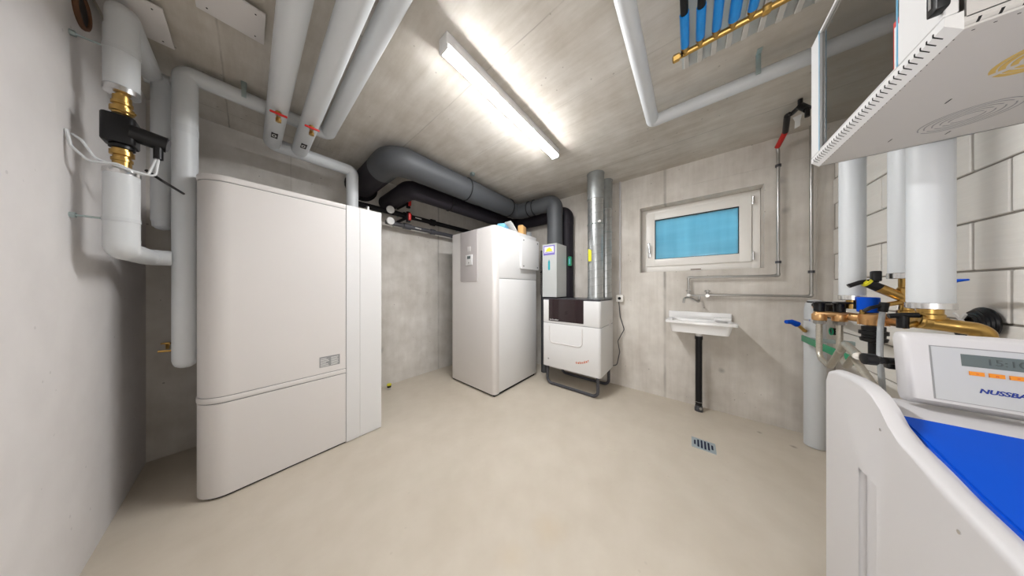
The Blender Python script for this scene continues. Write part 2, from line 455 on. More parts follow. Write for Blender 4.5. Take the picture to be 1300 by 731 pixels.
# right wall of large blocks, every block a piece
wr = struct(MB().box(XL, XF, YR - .2, YR - .009, 0, H).build('wall_right', 'mortar', smooth=0))
def block_mesh(w, h):
    o = MB().box(0, w, 0, .06, 0, h, bev=.003, seg=1).build('tmp', 'brick', smooth=0)
    me = o.data; bpy.data.objects.remove(o); me.name = 'brick'; return me
cache = {}
row_h = .195
z = 1.266 - 7 * row_h
row = 0
BL = .529
while z < H - .01:
    z0, z1 = max(z, 0) + .004, min(z + row_h, H) - .004
    if z1 - z0 > .02:
        off = 2.349 if (row % 2 == 1) == True else 2.349 - .137 - .529 + .529
        k0 = -6
        for k in range(k0, 3):
            xa, xb = off + k * BL, off + (k + 1) * BL
            ga = .006
            xa2, xb2 = max(xa + ga, XL + .002), min(xb - ga, XF - .004)
            if xb2 - xa2 < .03: continue
            key = (round(xb2 - xa2, 3), round(z1 - z0, 3))
            if key not in cache: cache[key] = block_mesh(*key)
            b = bpy.data.objects.new('brick', cache[key]); COL.objects.link(b); b.parent = wr
            b.location = (xa2, YR - .06 + random.uniform(-.0015, .001), z0)
            b.rotation_euler = (0, 0, random.uniform(-.001, .001))
    z += row_h; row += 1

# window: frame, sash, pane with blue film
w = bpy.data.objects.new('window_1', None); COL.objects.link(w); w.location = (3.08, (WY0 + WY1) / 2, WZ0); w['kind'] = 'structure'
FX = 3.04
fr = MB()
fw = .055
fr.box(FX, FX + .07, WY0 + .002, WY0 + fw, WZ0 + .002, WZ1 - .002, .003); fr.box(FX, FX + .07, WY1 - fw, WY1 - .002, WZ0 + .002, WZ1 - .002, .003)
fr.box(FX + .001, FX + .07, WY0 + fw - .001, WY1 - fw + .001, WZ1 - fw, WZ1 - .002, .003); fr.box(FX + .001, FX + .07, WY0 + fw - .001, WY1 - fw + .001, WZ0 + .002, WZ0 + .075, .003)
fr.build('window_frame', 'frame', w)
SY0, SY1, SZ0, SZ1 = -.445, .415, 1.452, 2.075
GY0, GY1, GZ0, GZ1 = -.362, .325, 1.535, 1.994
sa = MB()
sx0, sx1 = FX - .016, FX + .05
sa.box(sx0, sx1, SY0, GY0, SZ0, SZ1, .005); sa.box(sx0, sx1, GY1, SY1, SZ0, SZ1, .005)
sa.box(sx0 + .0005, sx1, GY0 - .004, GY1 + .004, SZ0, GZ0, .005); sa.box(sx0 + .0005, sx1, GY0 - .004, GY1 + .004, GZ1, SZ1, .005)
sash = sa.build('sash', 'frame', w)
gk = MB()
for (a, b, c, d) in ((GY0, GY0 + .005, GZ0, GZ1), (GY1 - .005, GY1, GZ0, GZ1), (GY0, GY1, GZ0, GZ0 + .004), (GY0, GY1, GZ1 - .007, GZ1)):
    gk.box(FX - .008, FX + .02, a, b, c, d)
gk.build('gasket', 'black', sash)
MB().box(FX + .008, FX + .014, GY0 + .002, GY1 - .002, GZ0 + .002, GZ1 - .002).build('pane', 'film', sash, smooth=0)
hd = MB().box(sx0 - .012, sx0, .362, .392, 1.555, 1.635, .005); hd.box(sx0 - .045, sx0 - .012, .370, .385, 1.60, 1.62, .004); hd.box(sx0 - .055, sx0 - .038, .366, .388, 1.60, 1.72, .006)
hd.build('window_handle', 'alu', w)
for zz in (1.99, 1.465):
    MB().cyl((sx0 - .008, SY0 - .008, zz), (sx0 - .008, SY0 - .008, zz + .075), .010, 12).build('hinge', 'alu', w)
MB().prism([(.02, 1.392), (-.10, 1.392), (-.085, 1.414), (.005, 1.414)], 0, FX - .012, FX).build('drain_cap', 'frame', w)
MB().box(FX - .0135, FX - .0115, -.083, .002, 1.396, 1.405).build('drain_slot', simple('brown_slot', (.16, .09, .05), .6), w)
# light well beyond the window: an open-topped concrete shaft
lw = MB().box(XF + .9, XF + 1.0, -1.0, 1.0, .8, 2.5); lw.box(XF + .3, XF + .9, -1.0, -.9, .8, 2.5); lw.box(XF + .3, XF + .9, .9, 1.0, .8, 2.5); lw.box(XF + .3, XF + .9, -.9, .9, .8, .9)
lwo = lw.build('light_well', 'wall_left', smooth=0); struct(lwo)

# ------------------------------------------------------------------ ceiling luminaire
LY = .985
t = thing('ceiling_light', 'long white batten lamp lit on the concrete ceiling', 'ceiling light', (1.24, LY, H))
MB().box(.635, 1.845, LY - .037, LY + .037, H - .060, H, .003).build('lamp_body', 'white', t)
dz = MB().prism(rrect(LY - .031, LY + .031, H - .075, H - .060, .013, 5, (1, 1, 0, 0)), 0, .648, 1.832)
dz.build('diffuser', 'lamp', t)
ec = MB().box(.633, .648, LY - .033, LY + .033, H - .080, H - .001, .004); ec.build('end_cap', 'white', t)
ec = MB().box(1.832, 1.847, LY - .033, LY + .033, H - .080, H - .001, .004); ec.build('end_cap', 'white', t)

# ------------------------------------------------------------------ square ceiling boards
for (x0, x1, y0, y1, lab) in ((-.43, -.25, 1.858, 2.121, 'white square board under the ceiling over the valve riser at the left wall'),
                              (-.151, .05, 1.525, 1.72, 'white square board under the ceiling left of the three grey pipes')):
    t = thing('ceiling_board', lab, 'board', ((x0 + x1) / 2, (y0 + y1) / 2, H - .03))
    MB().box(x0, x1, y0, y1, H - .034, H - .026, .0015).build('board', 'white2', t)
    MB().cyl(((x0 + x1) / 2, (y0 + y1) / 2, H - .026), ((x0 + x1) / 2, (y0 + y1) / 2, H), .03, 14).build('spacer', 'dark', t)
    for sx in (x0 + .03, x1 - .03):
        for sy in (y0 + .03, y1 - .03):
            MB().cyl((sx, sy, H - .0355), (sx, sy, H - .034), .003, 8).build('screw', 'dark', t)

# ------------------------------------------------------------------ grey insulated pipes under the ceiling
def hanger(parent, c, axis, r, top=H, plate=True):
    """ring clamp with threaded rod up to the ceiling"""
    c = Vector(c)
    MB().lathe([(r * 1.0, -.009), (r + .003, -.009), (r + .003, .009), (r * 1.0, .009)], c, axis, 24, caps=False).build('pipe_clamp', 'zinc', parent)
    MB().cyl(c + Vector((0, 0, r)), (c.x, c.y, top), .0045, 8).build('threaded_rod', 'zinc', parent)

# upper X pipe joined to the third ceiling pipe; drops beside the cabinet
ZU = 2.43; YU = 2.24; RU = .044
t = thing('insulated_pipe', 'grey insulated pipe dropping beside the tall cabinet with a rounded low end', 'pipe', (-.232, YU, .744))
pipe_run(t, [(-.232, YU, .80), (-.232, YU, ZU), (.40, YU, ZU), (.40, -.2, ZU)], RU, .07)
cap = [(RU, 0), (RU, -.01), (RU * .93, -.028), (RU * .75, -.045), (RU * .4, -.056), (0.001, -.058)]
MB().lathe(cap, (-.232, YU, .802), (0, 0, 1), 24).build('end_cap', 'jacket', t)
MB().cyl((-.27, YU, .85), (-.315, YU - .01, .855), .006, 10).build('drain_nipple', 'brass', t)
MB().lathe([(RU + .0005, -.02), (RU + .0012, -.02), (RU + .0012, .02), (RU + .0005, .02)], (-.232, YU, 2.10), (0, 0, 1), 24, caps=False).build('tape_band', 'jacket_tape', t)
MB().box(-.03, -.01, YU - .07, YU - .066, ZU - .03, H, .001).build('bracket', 'zinc', t)
MB().box(-.032, -.008, YU - .066, YU + .0, H - .004, H).build('bracket', 'zinc', t)

# pipes one and two, and the lower line dropping into the cabinet
ZL = 2.325; YL = 2.52; RL = .048
t = thing('insulated_pipe', 'leftmost of the three long grey ceiling pipes, bending down onto the tall left cabinet', 'pipe', (.63, YL, 1.845))
pipe_run(t, [(.115, -.2, ZL), (.115, YL, ZL), (.635, YL, ZL), (.635, YL, 1.846)], RL, .075)
t2 = thing('insulated_pipe', 'middle of the three long grey ceiling pipes with a red tap at its end', 'pipe', (.265, 1.2, ZL))
MB().cyl((.265, -.2, ZL), (.265, YL - .05, ZL), RL, 24).build('pipe_section', 'jacket', t2)
MB().lathe([(RL, 0), (RL * .97, .012), (RL * .8, .028), (RL * .45, .036), (.002, .038)], (.265, YL - .052, ZL), (0, 1, 0), 24).build('pipe_end', 'jacket', t2)
for tt, x in ((t, .115), (t2, .265)):
    # drain valves hanging at the end bends, red lever
    vy = 1.945
    MB().cyl((x, vy, ZL - RL - .045), (x, vy, ZL - RL + .004), .010, 12).build('valve_body', 'brass', tt)
    MB().cyl((x, vy - .0, ZL - RL - .004), (x, vy, ZL - RL - .02), .015, 6).build('hex_nut', 'brass', tt)
    MB().cyl((x, vy, ZL - RL - .028), (x, vy - .028, ZL - RL - .032), .008, 10).build('stem', 'steel', tt)
    MB().box(x - .038, x + .036, vy - .040, vy - .028, ZL - RL - .038, ZL - RL - .026, .004).build('red_lever', 'red', tt)
    MB().cyl((x, vy, ZL - RL - .045), (x, vy, ZL - RL - .062), .014, 6).build('hose_cap', 'brass', tt)
    lc = MB().box(x - .016, x + .016, 2.235, 2.305, ZL - RL - .003, ZL - RL + .002).build('black_tag', 'black', tt)
    MB().text('0', .055, (x - .014, 2.287, ZL - RL - .0034), (1, 0, 0), (0, -1, 0), sx=.9).build('tag_mark', 'paper', lc)

# L-shaped pipe right of the lamp: runs along, turns to the block wall and drops
t = thing('insulated_pipe', 'grey insulated pipe right of the lamp, turning to the block wall and dropping there', 'pipe', (1.85, -.60, 1.155))
pipe_run(t, [(-.3, .212, 2.40), (1.85, .212, 2.40), (1.85, -.60, 2.40), (1.85, -.60, 1.165)], .037, .041)
MB().lathe([(.0365, 0), (.0385, .002), (.0385, .022), (.0365, .024)], (1.85, -.60, 1.142), (0, 0, 1), 24).build('end_ring', 'alu', t)
MB().box(1.80, 1.806, -.30, -.28, 2.39, H, .001).build('bracket', 'zinc', t); MB().box(1.76, 1.806, -.30, -.28, H - .004, H).build('bracket', 'zinc', t)
MB().cyl((1.85, -.6, 1.10), (1.85, -.6, 1.145), .017, 16).build('brass_stub', 'brass', t)

# ------------------------------------------------------------------ left: valve riser
CX, CY = -.347, 1.89; RC = .041
t = thing('valve_riser', 'grey insulated riser with brass unions and black mixing valve, on brackets from the left wall', 'pipe', (CX, CY, 1.33))
pipe_run(t, [(CX, CY, 2.05), (CX, CY, 2.39), (CX, 2.345, 2.39), (-.315, 2.345, 2.39), (-.315, 2.345, 1.58)], RC - .003, .055)
MB().lathe([(.036, 0), (.034, -.03), (.02, -.045), (.002, -.05)], (-.315, 2.345, 1.582), (0, 0, 1), 20).build('end_cap', 'jacket', t)
MB().cyl((CX, CY, 2.055), (CX, CY, 2.30), RC, 28).build('pipe_section', 'jacket', t)
MB().lathe([(RC - .002, 0), (RC + .001, .001), (RC + .001, .022), (RC - .002, .024)], (CX, CY, 2.030), (0, 0, 1), 28).build('end_ring', 'alu', t)
MB().lathe([(RC - .002, 0), (RC + .001, .001), (RC + .001, .022), (RC - .002, .024)], (CX, CY, 1.683), (0, 0, 1), 28).build('end_ring', 'alu', t)
pipe_run(t, [(CX, CY, 1.69), (CX, CY, 1.365), (CX, YU, 1.365), (-.27, YU, 1.365)], RC, .05)
for z0, dirn in ((2.032, -1), (1.707, 1)):
    prof = [(.014, 0), (.014, .010), (.021, .010), (.021, .030), (.024, .032), (.024, .042), (.020, .044), (.020, .052), (.027, .054), (.027, .070), (.022, .072), (.022, .078)]
    prof = [(r * 1.05, h * 1.12) for r, h in prof]
    MB().lathe(prof, (CX, CY, z0), (0, 0, dirn), 18).build('brass_union', 'brass', t, smooth=30)
vb = MB().prism(rrect(CX - .042, CX + .035, CY - .040, CY + .045, .016), 2, 1.812, 1.932, .008)
vb.lathe([(.030, 0), (.030, .012), (.024, .016)], (CX, CY, 1.797), (0, 0, 1), 20)
vb.build('mixing_valve', 'black', t)
MB().cyl((CX + .02, CY - .02, 1.872), (CX + .105, CY - .01, 1.862), .034, 22).build('actuator', 'black', t)
MB().cyl((CX + .104, CY - .01, 1.862), (CX + .109, CY - .01, 1.861), .028, 22).build('actuator_cap', 'pvc', t)
MB().cyl((CX + .085, CY - .02, 1.84), (CX + .085, CY - .02, 1.785), .013, 12).build('cable_gland', 'black', t)
MB().cyl((CX, CY - .022, 1.955), (CX + .035, CY - .035, 1.948), .005, 8).build('test_point', 'brass', t)
for pts in ([(CX + .085, CY - .02, 1.785), (CX + .08, CY - .03, 1.70), (CX + .02, CY - .055, 1.70), (CX - .045, CY - .05, 1.72), (CX - .07, CY - .05, 1.78), (XL + .012, CY - .03, 1.80)],
            [(CX + .08, CY - .02, 1.785), (CX + .06, CY - .03, 1.69), (CX - .0, CY - .058, 1.715), (CX - .055, CY - .055, 1.70), (CX - .09, CY - .045, 1.75), (XL + .004, CY - .04, 1.81)]):
    MB().tube([Vector(p) for p in pts], .0042, 8, R=.02).build('cable', 'jacket', t)
MB().tube([(CX + .05, CY + .02, 1.735), (CX + .08, CY + .06, 1.715), (CX + .115, YU - .03, 1.73)], .006, 8, R=.02).build('black_cable', 'black', t)
for zz in (2.21, 1.49):
    MB().cyl((XL, CY, zz), (CX - RC, CY, zz), .0042, 8).build('threaded_rod', 'zinc', t)
    MB().cyl((XL, CY, zz), (XL + .012, CY, zz), .011, 6).build('rod_nut', 'zinc', t)
for zz in (2.21, 1.49):
    MB().lathe([(RC, -.008), (RC + .002, -.008), (RC + .002, .008), (RC, .008)], (CX, CY, zz), (0, 0, 1), 28, caps=False).build('pipe_clamp', 'jacket_tape', t)

# pipe sleeve through the left wall, up in the corner
t = thing('wall_sleeve', 'brown and black ring sleeve in the left wall just below the ceiling', 'pipe sleeve', (XL, 1.97, 2.36))
MB().torus((XL + .004, 1.97, 2.36), (1, 0, 0), .060, .009).build('sleeve_ring', simple('rust_brown', (.16, .07, .03), .7, var=.2), t)
MB().cyl((XL, 1.97, 2.36), (XL + .006, 1.97, 2.36), .054, 28).build('sleeve_plug', 'black', t)
# small white terminal corner piece
# brass tap low on the back wall
t = thing('wall_tap', 'small brass drain tap on the back wall behind the low pipe end', 'tap', (-.36, YB, .78))
p0 = Vector((-.365, YB - .0, .80))
MB().cyl(p0, p0 + Vector((0, -.04, 0)), .010, 10).build('tap_body', 'brass', t)
MB().cyl(p0 + Vector((0, -.035, -.03)), p0 + Vector((0, -.035, .012)), .008, 10).build('spout', 'brass', t)
MB().box(p0.x - .025, p0.x + .012, p0.y - .06, p0.y - .045, p0.z + .008, p0.z + .018, .003).build('lever', 'brass', t)

# ------------------------------------------------------------------ tall white cabinet on the left (buffer tank casing)
t = thing('tank_cabinet', 'tall wide white cabinet with rounded corner and a raised band, nearest the left wall', 'cabinet', (.27, 2.4, 0))
CZ = 1.845
x0, x1, y0, y1 = -.19, .477, 2.06, 2.78
def cab_poly(e=0): return rrect(x0 + e, x1, y0 + e, y1, .125 - e, 10, (1, 0, 0, 0))
MB().prism(cab_poly(.012), 2, .0, .015).build('plinth', 'dark', t)
MB().prism(cab_poly(), 2, .012, .540, .002, 1).build('lower_panel', 'white2', t)
MB().prism(cab_poly(.003), 2, .540, .546).build('joint', 'greyprint', t)
MB().prism(cab_poly(-.003), 2, .546, .576, .004).build('band', 'white2', t)
MB().prism(cab_poly(.003), 2, .576, .580).build('joint', 'greyprint', t)
MB().prism(cab_poly(), 2, .580, 1.807, .002, 1).build('upper_panel', 'white2', t)
MB().prism(cab_poly(.002), 2, 1.807, 1.811).build('joint', 'greyprint', t)
MB().prism(cab_poly(-.002), 2, 1.811, CZ, .005).build('lid', 'white2', t)
MB().box(.477, .4805, 2.064, y1, .01, CZ - .002).build('joint', 'greyprint', t)
MB().box(.4805, .566, 2.058, y1, .004, CZ, .002, 1).build('side_strip', 'white', t)
MB().box(.566, .569, 2.061, y1, .008, CZ - .002).build('joint', 'paper', t)
MB().box(.569, .727, 2.058, y1, .004, CZ, .002, 1).build('hydraulics_panel', 'white', t)
lb = MB().box(.323, .440, 2.0585, 2.0605, .625, .700).build('rating_plate', 'greyprint', t)
rp = MB()
for k in range(6):
    rp.box(.328, .328 + random.uniform(.03, .05), 2.0578, 2.0586, .632 + k * .0105, .636 + k * .0105)
    rp.box(.388, .388 + random.uniform(.03, .046), 2.0578, 2.0586, .632 + k * .0105, .636 + k * .0105)
rp.build('plate_lines', 'paper', lb)
t = thing('air_vent', 'small brass and steel air vent standing on top of the tall left cabinet', 'valve', (.68, 2.24, CZ))
MB().cyl((.68, 2.24, CZ), (.68, 2.24, CZ + .05), .010, 12).build('vent_body', 'brass', t)
MB().cyl((.68, 2.24, CZ + .05), (.68, 2.24, CZ + .085), .013, 12).build('vent_cap', 'steel', t)
MB().cyl((.68, 2.24, CZ + .06), (.65, 2.22, CZ + .062), .004, 8).build('vent_nipple', 'steel', t)

# capped stub on the floor
t = thing('capped_pipe_stub', 'small yellow-capped pipe stub on the floor beside the tall left cabinet', 'pipe stub', (.94, 2.46, 0))
ps = at(494, 494, Z=0)
t.location = ps
MB().cyl(ps, ps + Vector((0, 0, .03)), .018, 14).build('stub', 'alu', t)
MB().cyl(ps + Vector((0, 0, .03)), ps + Vector((0, 0, .052)), .022, 14).build('black_ring', 'black', t)
MB().cyl(ps + Vector((0, 0, .052)), ps + Vector((0, 0, .068)), .024, 14).build('yellow_cap', 'yellow', t)

# ------------------------------------------------------------------ heat pump
t = thing('heat_pump', 'white fridge-sized heat pump with a grey control strip, in the middle of the room', 'heat pump', (2.12, 2.05, 0))
hx0, hx1, hy0, hy1, hz = 1.70, 2.53, 1.65, 2.445, 1.893
MB().box(hx0 + .02, hx1 - .02, hy0 + .02, hy1 - .02, 0, .03).build('base', 'dark', t)
MB().prism(rrect(hx0, 1.775, hy0, hy1, .045, 6, (1, 0, 0, 1)), 2, .022, hz - .012, .004).build('front_shell', 'white2', t)
MB().box(1.777, hx1, hy0 + .006, hy1 - .002, .03, hz - .02, .002, 1).build('inner_case', 'greyprint', t)
MB().box(1.779, hx1, hy0 + .002, hy0 + .02, .030, 1.305, .003).build('lower_side_panel', 'white', t)
MB().box(1.779, hx1, hy0 + .002, hy0 + .02, 1.311, hz - .012, .003).build('upper_side_panel', 'white', t)
MB().prism(rrect(hx0 + .002, hx1, hy0 + .001, hy1 - .001, .043, 6, (1, 0, 0, 1)), 2, hz - .014, hz, .004).build('top_panel', 'white', t)
cpn = MB().prism(rrect(1.925, 2.24, 1.275, hz - .008, .02, 4, (1, 1, 0, 0)), 0, hx0 - .006, hx0 + .004, .003).build('control_strip', 'panelgrey', t)
ctl = MB().box(hx0 - .014, hx0 - .005, 2.005, 2.125, 1.475, 1.60, .003).build('controller', 'white', t)
MB().box(hx0 - .0152, hx0 - .0135, 2.035, 2.095, 1.55, 1.585).build('display', 'lcd', ctl)
MB().cyl((hx0 - .016, 2.065, 1.505), (hx0 - .013, 2.065, 1.505), .009, 14).build('button', 'alu', ctl)
MB().box(hx0 - .008, hx0 - .005, 2.04, 2.10, 1.64, 1.70, .001).build('badge', 'white2', cpn)
MB().prism(rrect(2.15, 2.545, 1.44, 1.835, .012, 3), 1, hy0 - .035, hy0 + .001, .003).build('cover_box', 'white', t)
for sx, sz in ((2.19, 1.80), (2.505, 1.80), (2.19, 1.475), (2.505, 1.475)):
    MB().cyl((sx, hy0 - .037, sz), (sx, hy0 - .034, sz), .009, 10).build('screw_cap', 'black', t)
# what lies on its top
o = MB().box(-.08, .08, -.05, .05, 0, .06, .018, 3, mat=Matrix.Translation((1.93, 1.73, hz)) @ Matrix.Rotation(.4, 4, 'Z')).build('plastic_bag', 'lightblue'); tag(o, 'blue plastic bag lying on top of the heat pump at its front', 'bag')
t = thing('manual', 'grey booklets leaning in a stack on top of the heat pump', 'booklet', (2.02, 1.73, hz))
for k in range(3):
    MB().box(0, .17, -.05, .05, 0, .009, .001, mat=Matrix.Translation((2.012 + .022 * k, 1.73 + .006 * k, hz + .115 - .004 * k)) @ Matrix.Rotation(.04 * k, 4, 'Z') @ Matrix.Rotation(.68, 4, 'Y')).build('booklet', 'paper' if k != 1 else 'boxgrey', t)
o = MB().box(-.075, .075, -.04, .04, 0, .13, .022, 3, mat=Matrix.Translation((2.31, 1.73, hz)) @ Matrix.Rotation(.3, 4, 'Z')).build('sponge', 'beige'); tag(o, 'orange beige sponge lying on top of the heat pump', 'sponge')
o = MB().box(2.42, 2.49, 1.70, 1.76, hz, hz + .07, .004).build('clear_box', 'clear'); tag(o, 'small clear plastic box on top of the heat pump behind its cover box', 'box')

# silver flexible duct in the gap behind the heat pump
t = thing('flexible_duct', 'silver foil flexible duct in the gap between heat pump and ventilation box', 'duct', (2.70, 1.62, 1.08))
pr = []
for k in range(46): pr.append((.058 + (.004 if k % 2 else -.004), k * .014))
MB().lathe(pr, (2.70, 1.62, 1.10), (0, 0, 1), 24).build('foil_hose', 'silverfoil', t)
MB().lathe([(.060, 0), (.064, 0), (.064, .012), (.060, .012)], (2.70, 1.62, 1.42), (0, 0, 1), 24).build('clamp', 'black', t)
MB().cyl((2.70, 1.62, .0), (2.70, 1.62, 1.10), .05, 20).build('lower_pipe', 'duct', t)

# ------------------------------------------------------------------ foam ducts to the ventilation unit
DY, DZ, DR = 2.02, 2.345, .122
t = thing('air_duct', 'large grey foam duct under the ceiling, passing over the heat pump to the narrow box', 'duct', (1.6, DY, DZ))
Xd = .812
P = [Vector((Xd, YB - .002, DZ)), Vector((Xd, DY, DZ)), Vector((2.47, DY, DZ))]
s0 = Vector((Xd, DY + .28, DZ)); e0 = Vector((Xd + .28, DY, DZ))
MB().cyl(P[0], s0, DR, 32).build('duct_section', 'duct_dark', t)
MB().tube(fillet([s0, P[1], e0], .279, 14), DR * 1.02, 32).build('elbow', 'duct', t)
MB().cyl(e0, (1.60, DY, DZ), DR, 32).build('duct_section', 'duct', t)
MB().cyl((1.60, DY, DZ), (1.78, DY, DZ), DR * 1.035, 32).build('coupling', 'duct', t)
MB().cyl((1.78, DY, DZ), (2.36, DY, DZ), DR * .98, 32).build('duct_section', 'duct', t)
MB().torus((1.605, DY, DZ), (1, 0, 0), DR * 1.05, .005, 32).build('clamp_ring', 'black', t)
MB().cyl((1.605, DY, DZ + DR), (1.605, DY, H), .005, 8).build('threaded_rod', 'zinc', t)
MB().box(1.585, 1.625, DY - .14, DY - .10, H - .03, H - .002, .002).build('hanger_bracket', 'zinc', t)
VX, VY, VR = 2.56, 1.38, .10
MB().torus((2.36, DY, DZ), (1, 0, 0), DR * 1.0, .006, 32).build('clamp_ring', 'black', t)
pth = fillet([Vector((2.36, DY, DZ)), Vector((VX, DY, DZ - .01)), Vector((VX, DY - .24, DZ - .02))], .16, 8)
MB().tube(pth, VR * 1.08, 28).build('elbow', 'duct', t)
MB().cyl((VX, DY - .24, DZ - .02), (VX, VY + .17, DZ - .02), VR, 28).build('duct_section', 'duct', t)
for yy in (DY - .24, DY - .33): MB().torus((VX, yy, DZ - .02), (0, 1, 0), VR * 1.06, .006, 28).build('clamp_ring', 'black', t)
MB().tube(fillet([Vector((VX, VY + .17, DZ - .02)), Vector((VX, VY, DZ - .02)), Vector((VX, VY, DZ - .19))], .165, 10), VR * 1.03, 28).build('elbow', 'duct', t)
MB().cyl((VX, VY, DZ - .19), (VX, VY, 1.756), VR, 28).build('duct_section', 'duct', t)
MB().lathe([(DR, 0), (DR + .035, 0), (DR + .035, .03), (DR, .03)], (Xd, YB - .032, DZ), (0, 1, 0), 28, caps=False).build('wall_collar', 'rubber', t)

EY, EZ, ER = 2.27, 2.235, .092
t = thing('air_duct', 'darker foam duct running below and behind the large grey duct down to the ventilation unit', 'duct', (1.7, EY, EZ))
Xe = 1.08
MB().cyl((Xe, YB - .002, EZ), (Xe, EY + .15, EZ), ER, 28).build('duct_section', 'duct_dark', t)
MB().tube(fillet([Vector((Xe, EY + .15, EZ)), Vector((Xe, EY, EZ)), Vector((Xe + .15, EY, EZ))], .149, 10), ER * 1.03, 28).build('elbow', 'duct_dark', t)
MB().cyl((Xe + .15, EY, EZ), (2.64, EY, EZ), ER, 28).build('duct_section', 'duct_dark', t)
MB().torus((1.55, EY, EZ), (1, 0, 0), ER * 1.03, .006, 28).build('clamp_ring', 'black', t)
E2x, E2y = 2.795, 1.325
MB().tube(fillet([Vector((2.64, EY, EZ)), Vector((E2x, EY, EZ)), Vector((E2x, EY - .155, EZ))], .15, 10), ER * 1.03, 28).build('elbow', 'duct_dark', t)
MB().cyl((E2x, EY - .155, EZ), (E2x, E2y + .16, EZ), ER, 28).build('duct_section', 'duct_dark', t)
MB().tube(fillet([Vector((E2x, E2y + .16, EZ)), Vector((E2x, E2y, EZ)), Vector((E2x, E2y, EZ - .16))], .155, 10), ER * 1.03, 28).build('elbow', 'duct_dark', t)
MB().cyl((E2x, E2y, EZ - .16), (E2x, E2y, 1.072), ER, 28).build('duct_section', 'duct_dark', t)
gl = at(723.5, 331, X=2.72)
MB().prism(rrect(gl.y - .022, gl.y + .022, gl.z - .06, gl.z + .06, .01, 3), 0, gl.x - .012, gl.x + .02).build('green_label', 'green', t)
MB().box(gl.x - .0135, gl.x - .0115, gl.y - .008, gl.y + .008, gl.z - .04, gl.z + .035).build('label_mark', 'lightblue', t)

# ------------------------------------------------------------------ thin dark pipes on the back wall
for (z, r, xl, lab) in ((2.105, .030, .75, 'upper of the two thin dark pipes along the back wall, with a white knob'),
                        (1.975, .026, 1.02, 'lower of the two thin dark pipes along the back wall, with a white knob')):
    yy = 2.76
    t = thing('dark_pipe', lab, 'pipe', (1.8, yy, z))
    mt = 'rubber' if z > 2 else 'pvc'
    MB().cyl((xl, yy, z), (2.75, yy, z), r, 16).build('pipe_section', mt, t)
    MB().lathe([(r, -.03), (r * 1.45, -.03), (r * 1.45, .03), (r, .03)], (1.62, yy, z), (1, 0, 0), 18, caps=False).build('coupling', mt, t)
    MB().lathe([(r, -.045), (r * 1.4, -.045), (r * 1.4, .045), (r, .045)], (1.27, yy, z), (1, 0, 0), 18, caps=False).build('ball_valve', mt, t)
    MB().cyl((1.36, yy - r * 1.0, z + .0), (1.44, yy - r * 1.0, z - .003), .006, 8).build('white_mark', 'paper', t)
    MB().cyl((xl + .02 if xl > .9 else 1.04, yy - .02, z), (xl + .02 if xl > .9 else 1.04, yy - .075, z), .022, 12).build('knob_stem', mt, t)
    MB().lathe([(.040, 0), (.043, .004), (.043, .016), (.038, .02)], (xl + .02 if xl > .9 else 1.04, yy - .095, z), (0, 1, 0), 24).build('white_knob', 'paper', t)
    if z > 2:
        MB().cyl((2.1, yy, z), (2.1, YB, z), .006, 8).build('wall_bracket', 'zinc', t); MB().cyl((1.2, yy, z), (1.2, YB, z), .006, 8).build('wall_bracket', 'zinc', t)
    else:
        MB().cyl((2.0, yy, z), (2.0, YB, z), .006, 8).build('wall_bracket', 'zinc', t); MB().cyl((1.15, yy, z), (1.15, YB, z), .006, 8).build('wall_bracket', 'zinc', t)
for zz, lab in ((2.215, 'upper black shut-off valve with a red handle by the back wall'), (2.045, 'lower black shut-off valve with a red handle by the back wall')):
    c = Vector((1.21, 2.60, zz))
    t = thing('shut_off_valve', lab, 'valve', c)
    MB().cyl(c + Vector((0, .0, -.06)), c + Vector((0, 0, .06)), .024, 14).build('valve_body', 'rubber', t)
    MB().cyl(c, Vector((c.x, YB, c.z)), .016, 12).build('wall_stub', 'rubber', t)
    MB().prism(rrect(c.x - .014, c.x + .014, c.z - .045, c.z + .045, .010, 3), 1, c.y - .045, c.y - .022, .003).build('red_handle', 'red', t)

# ------------------------------------------------------------------ ventilation unit, on its tubular stand
t = thing('ventilation_unit', 'white ventilation unit with a gloss black display strip, standing on dark tube legs', 'ventilation unit', (2.62, 1.085, 0))
ux0, ux1, uy0, uy1, uz0, uz1 = 2.36, 2.86, .735, 1.445, .235, 1.055
MB().prism(rrect(ux0, ux1, uy0, uy1, .03, 5), 2, uz0, .770, .006).build('lower_housing', 'white', t)
MB().prism(rrect(ux0 + .003, ux1 - .003, uy0 + .003, uy1 - .003, .03, 5), 2, .768, .776).build('joint', 'greyprint', t)
MB().prism(rrect(ux0, ux1, uy0, uy1, .03, 5), 2, .774, uz1, .006).build('upper_housing', 'white', t)
MB().prism(rrect(ux0 + .01, ux1 - .01, uy0 + .01, uy1 - .01, .03, 5), 2, uz1 - .004, 1.072).build('top_plate', 'greytube', t)
dp = MB().prism([(1.355, 1.066), (.918, 1.066), (.918, .800), (1.355, .800)], 0, ux0 - .006, ux0 + .01, .002, 1).build('display_panel', 'glossblack', t)
MB().text('zehnder', .020, (ux0 - .0072, 1.34, .812), (0, -1, 0), (0, 0, 1), sx=1.9).build('panel_lettering', 'paper', dp)
rc = MB()
pth = [Vector((ux0 - .001, 1.345, .74)), Vector((ux0 - .001, 1.345, .535)), Vector((ux0 - .001, .935, .535)), Vector((ux0 - .001, .935, .74))]
rc.tube(fillet(pth, .05, 6), .006, 8); rc.build('recess_rim', 'white2', t)
w0 = at(731, 467, X=ux0)
lg = MB(); word = 'zehnder'
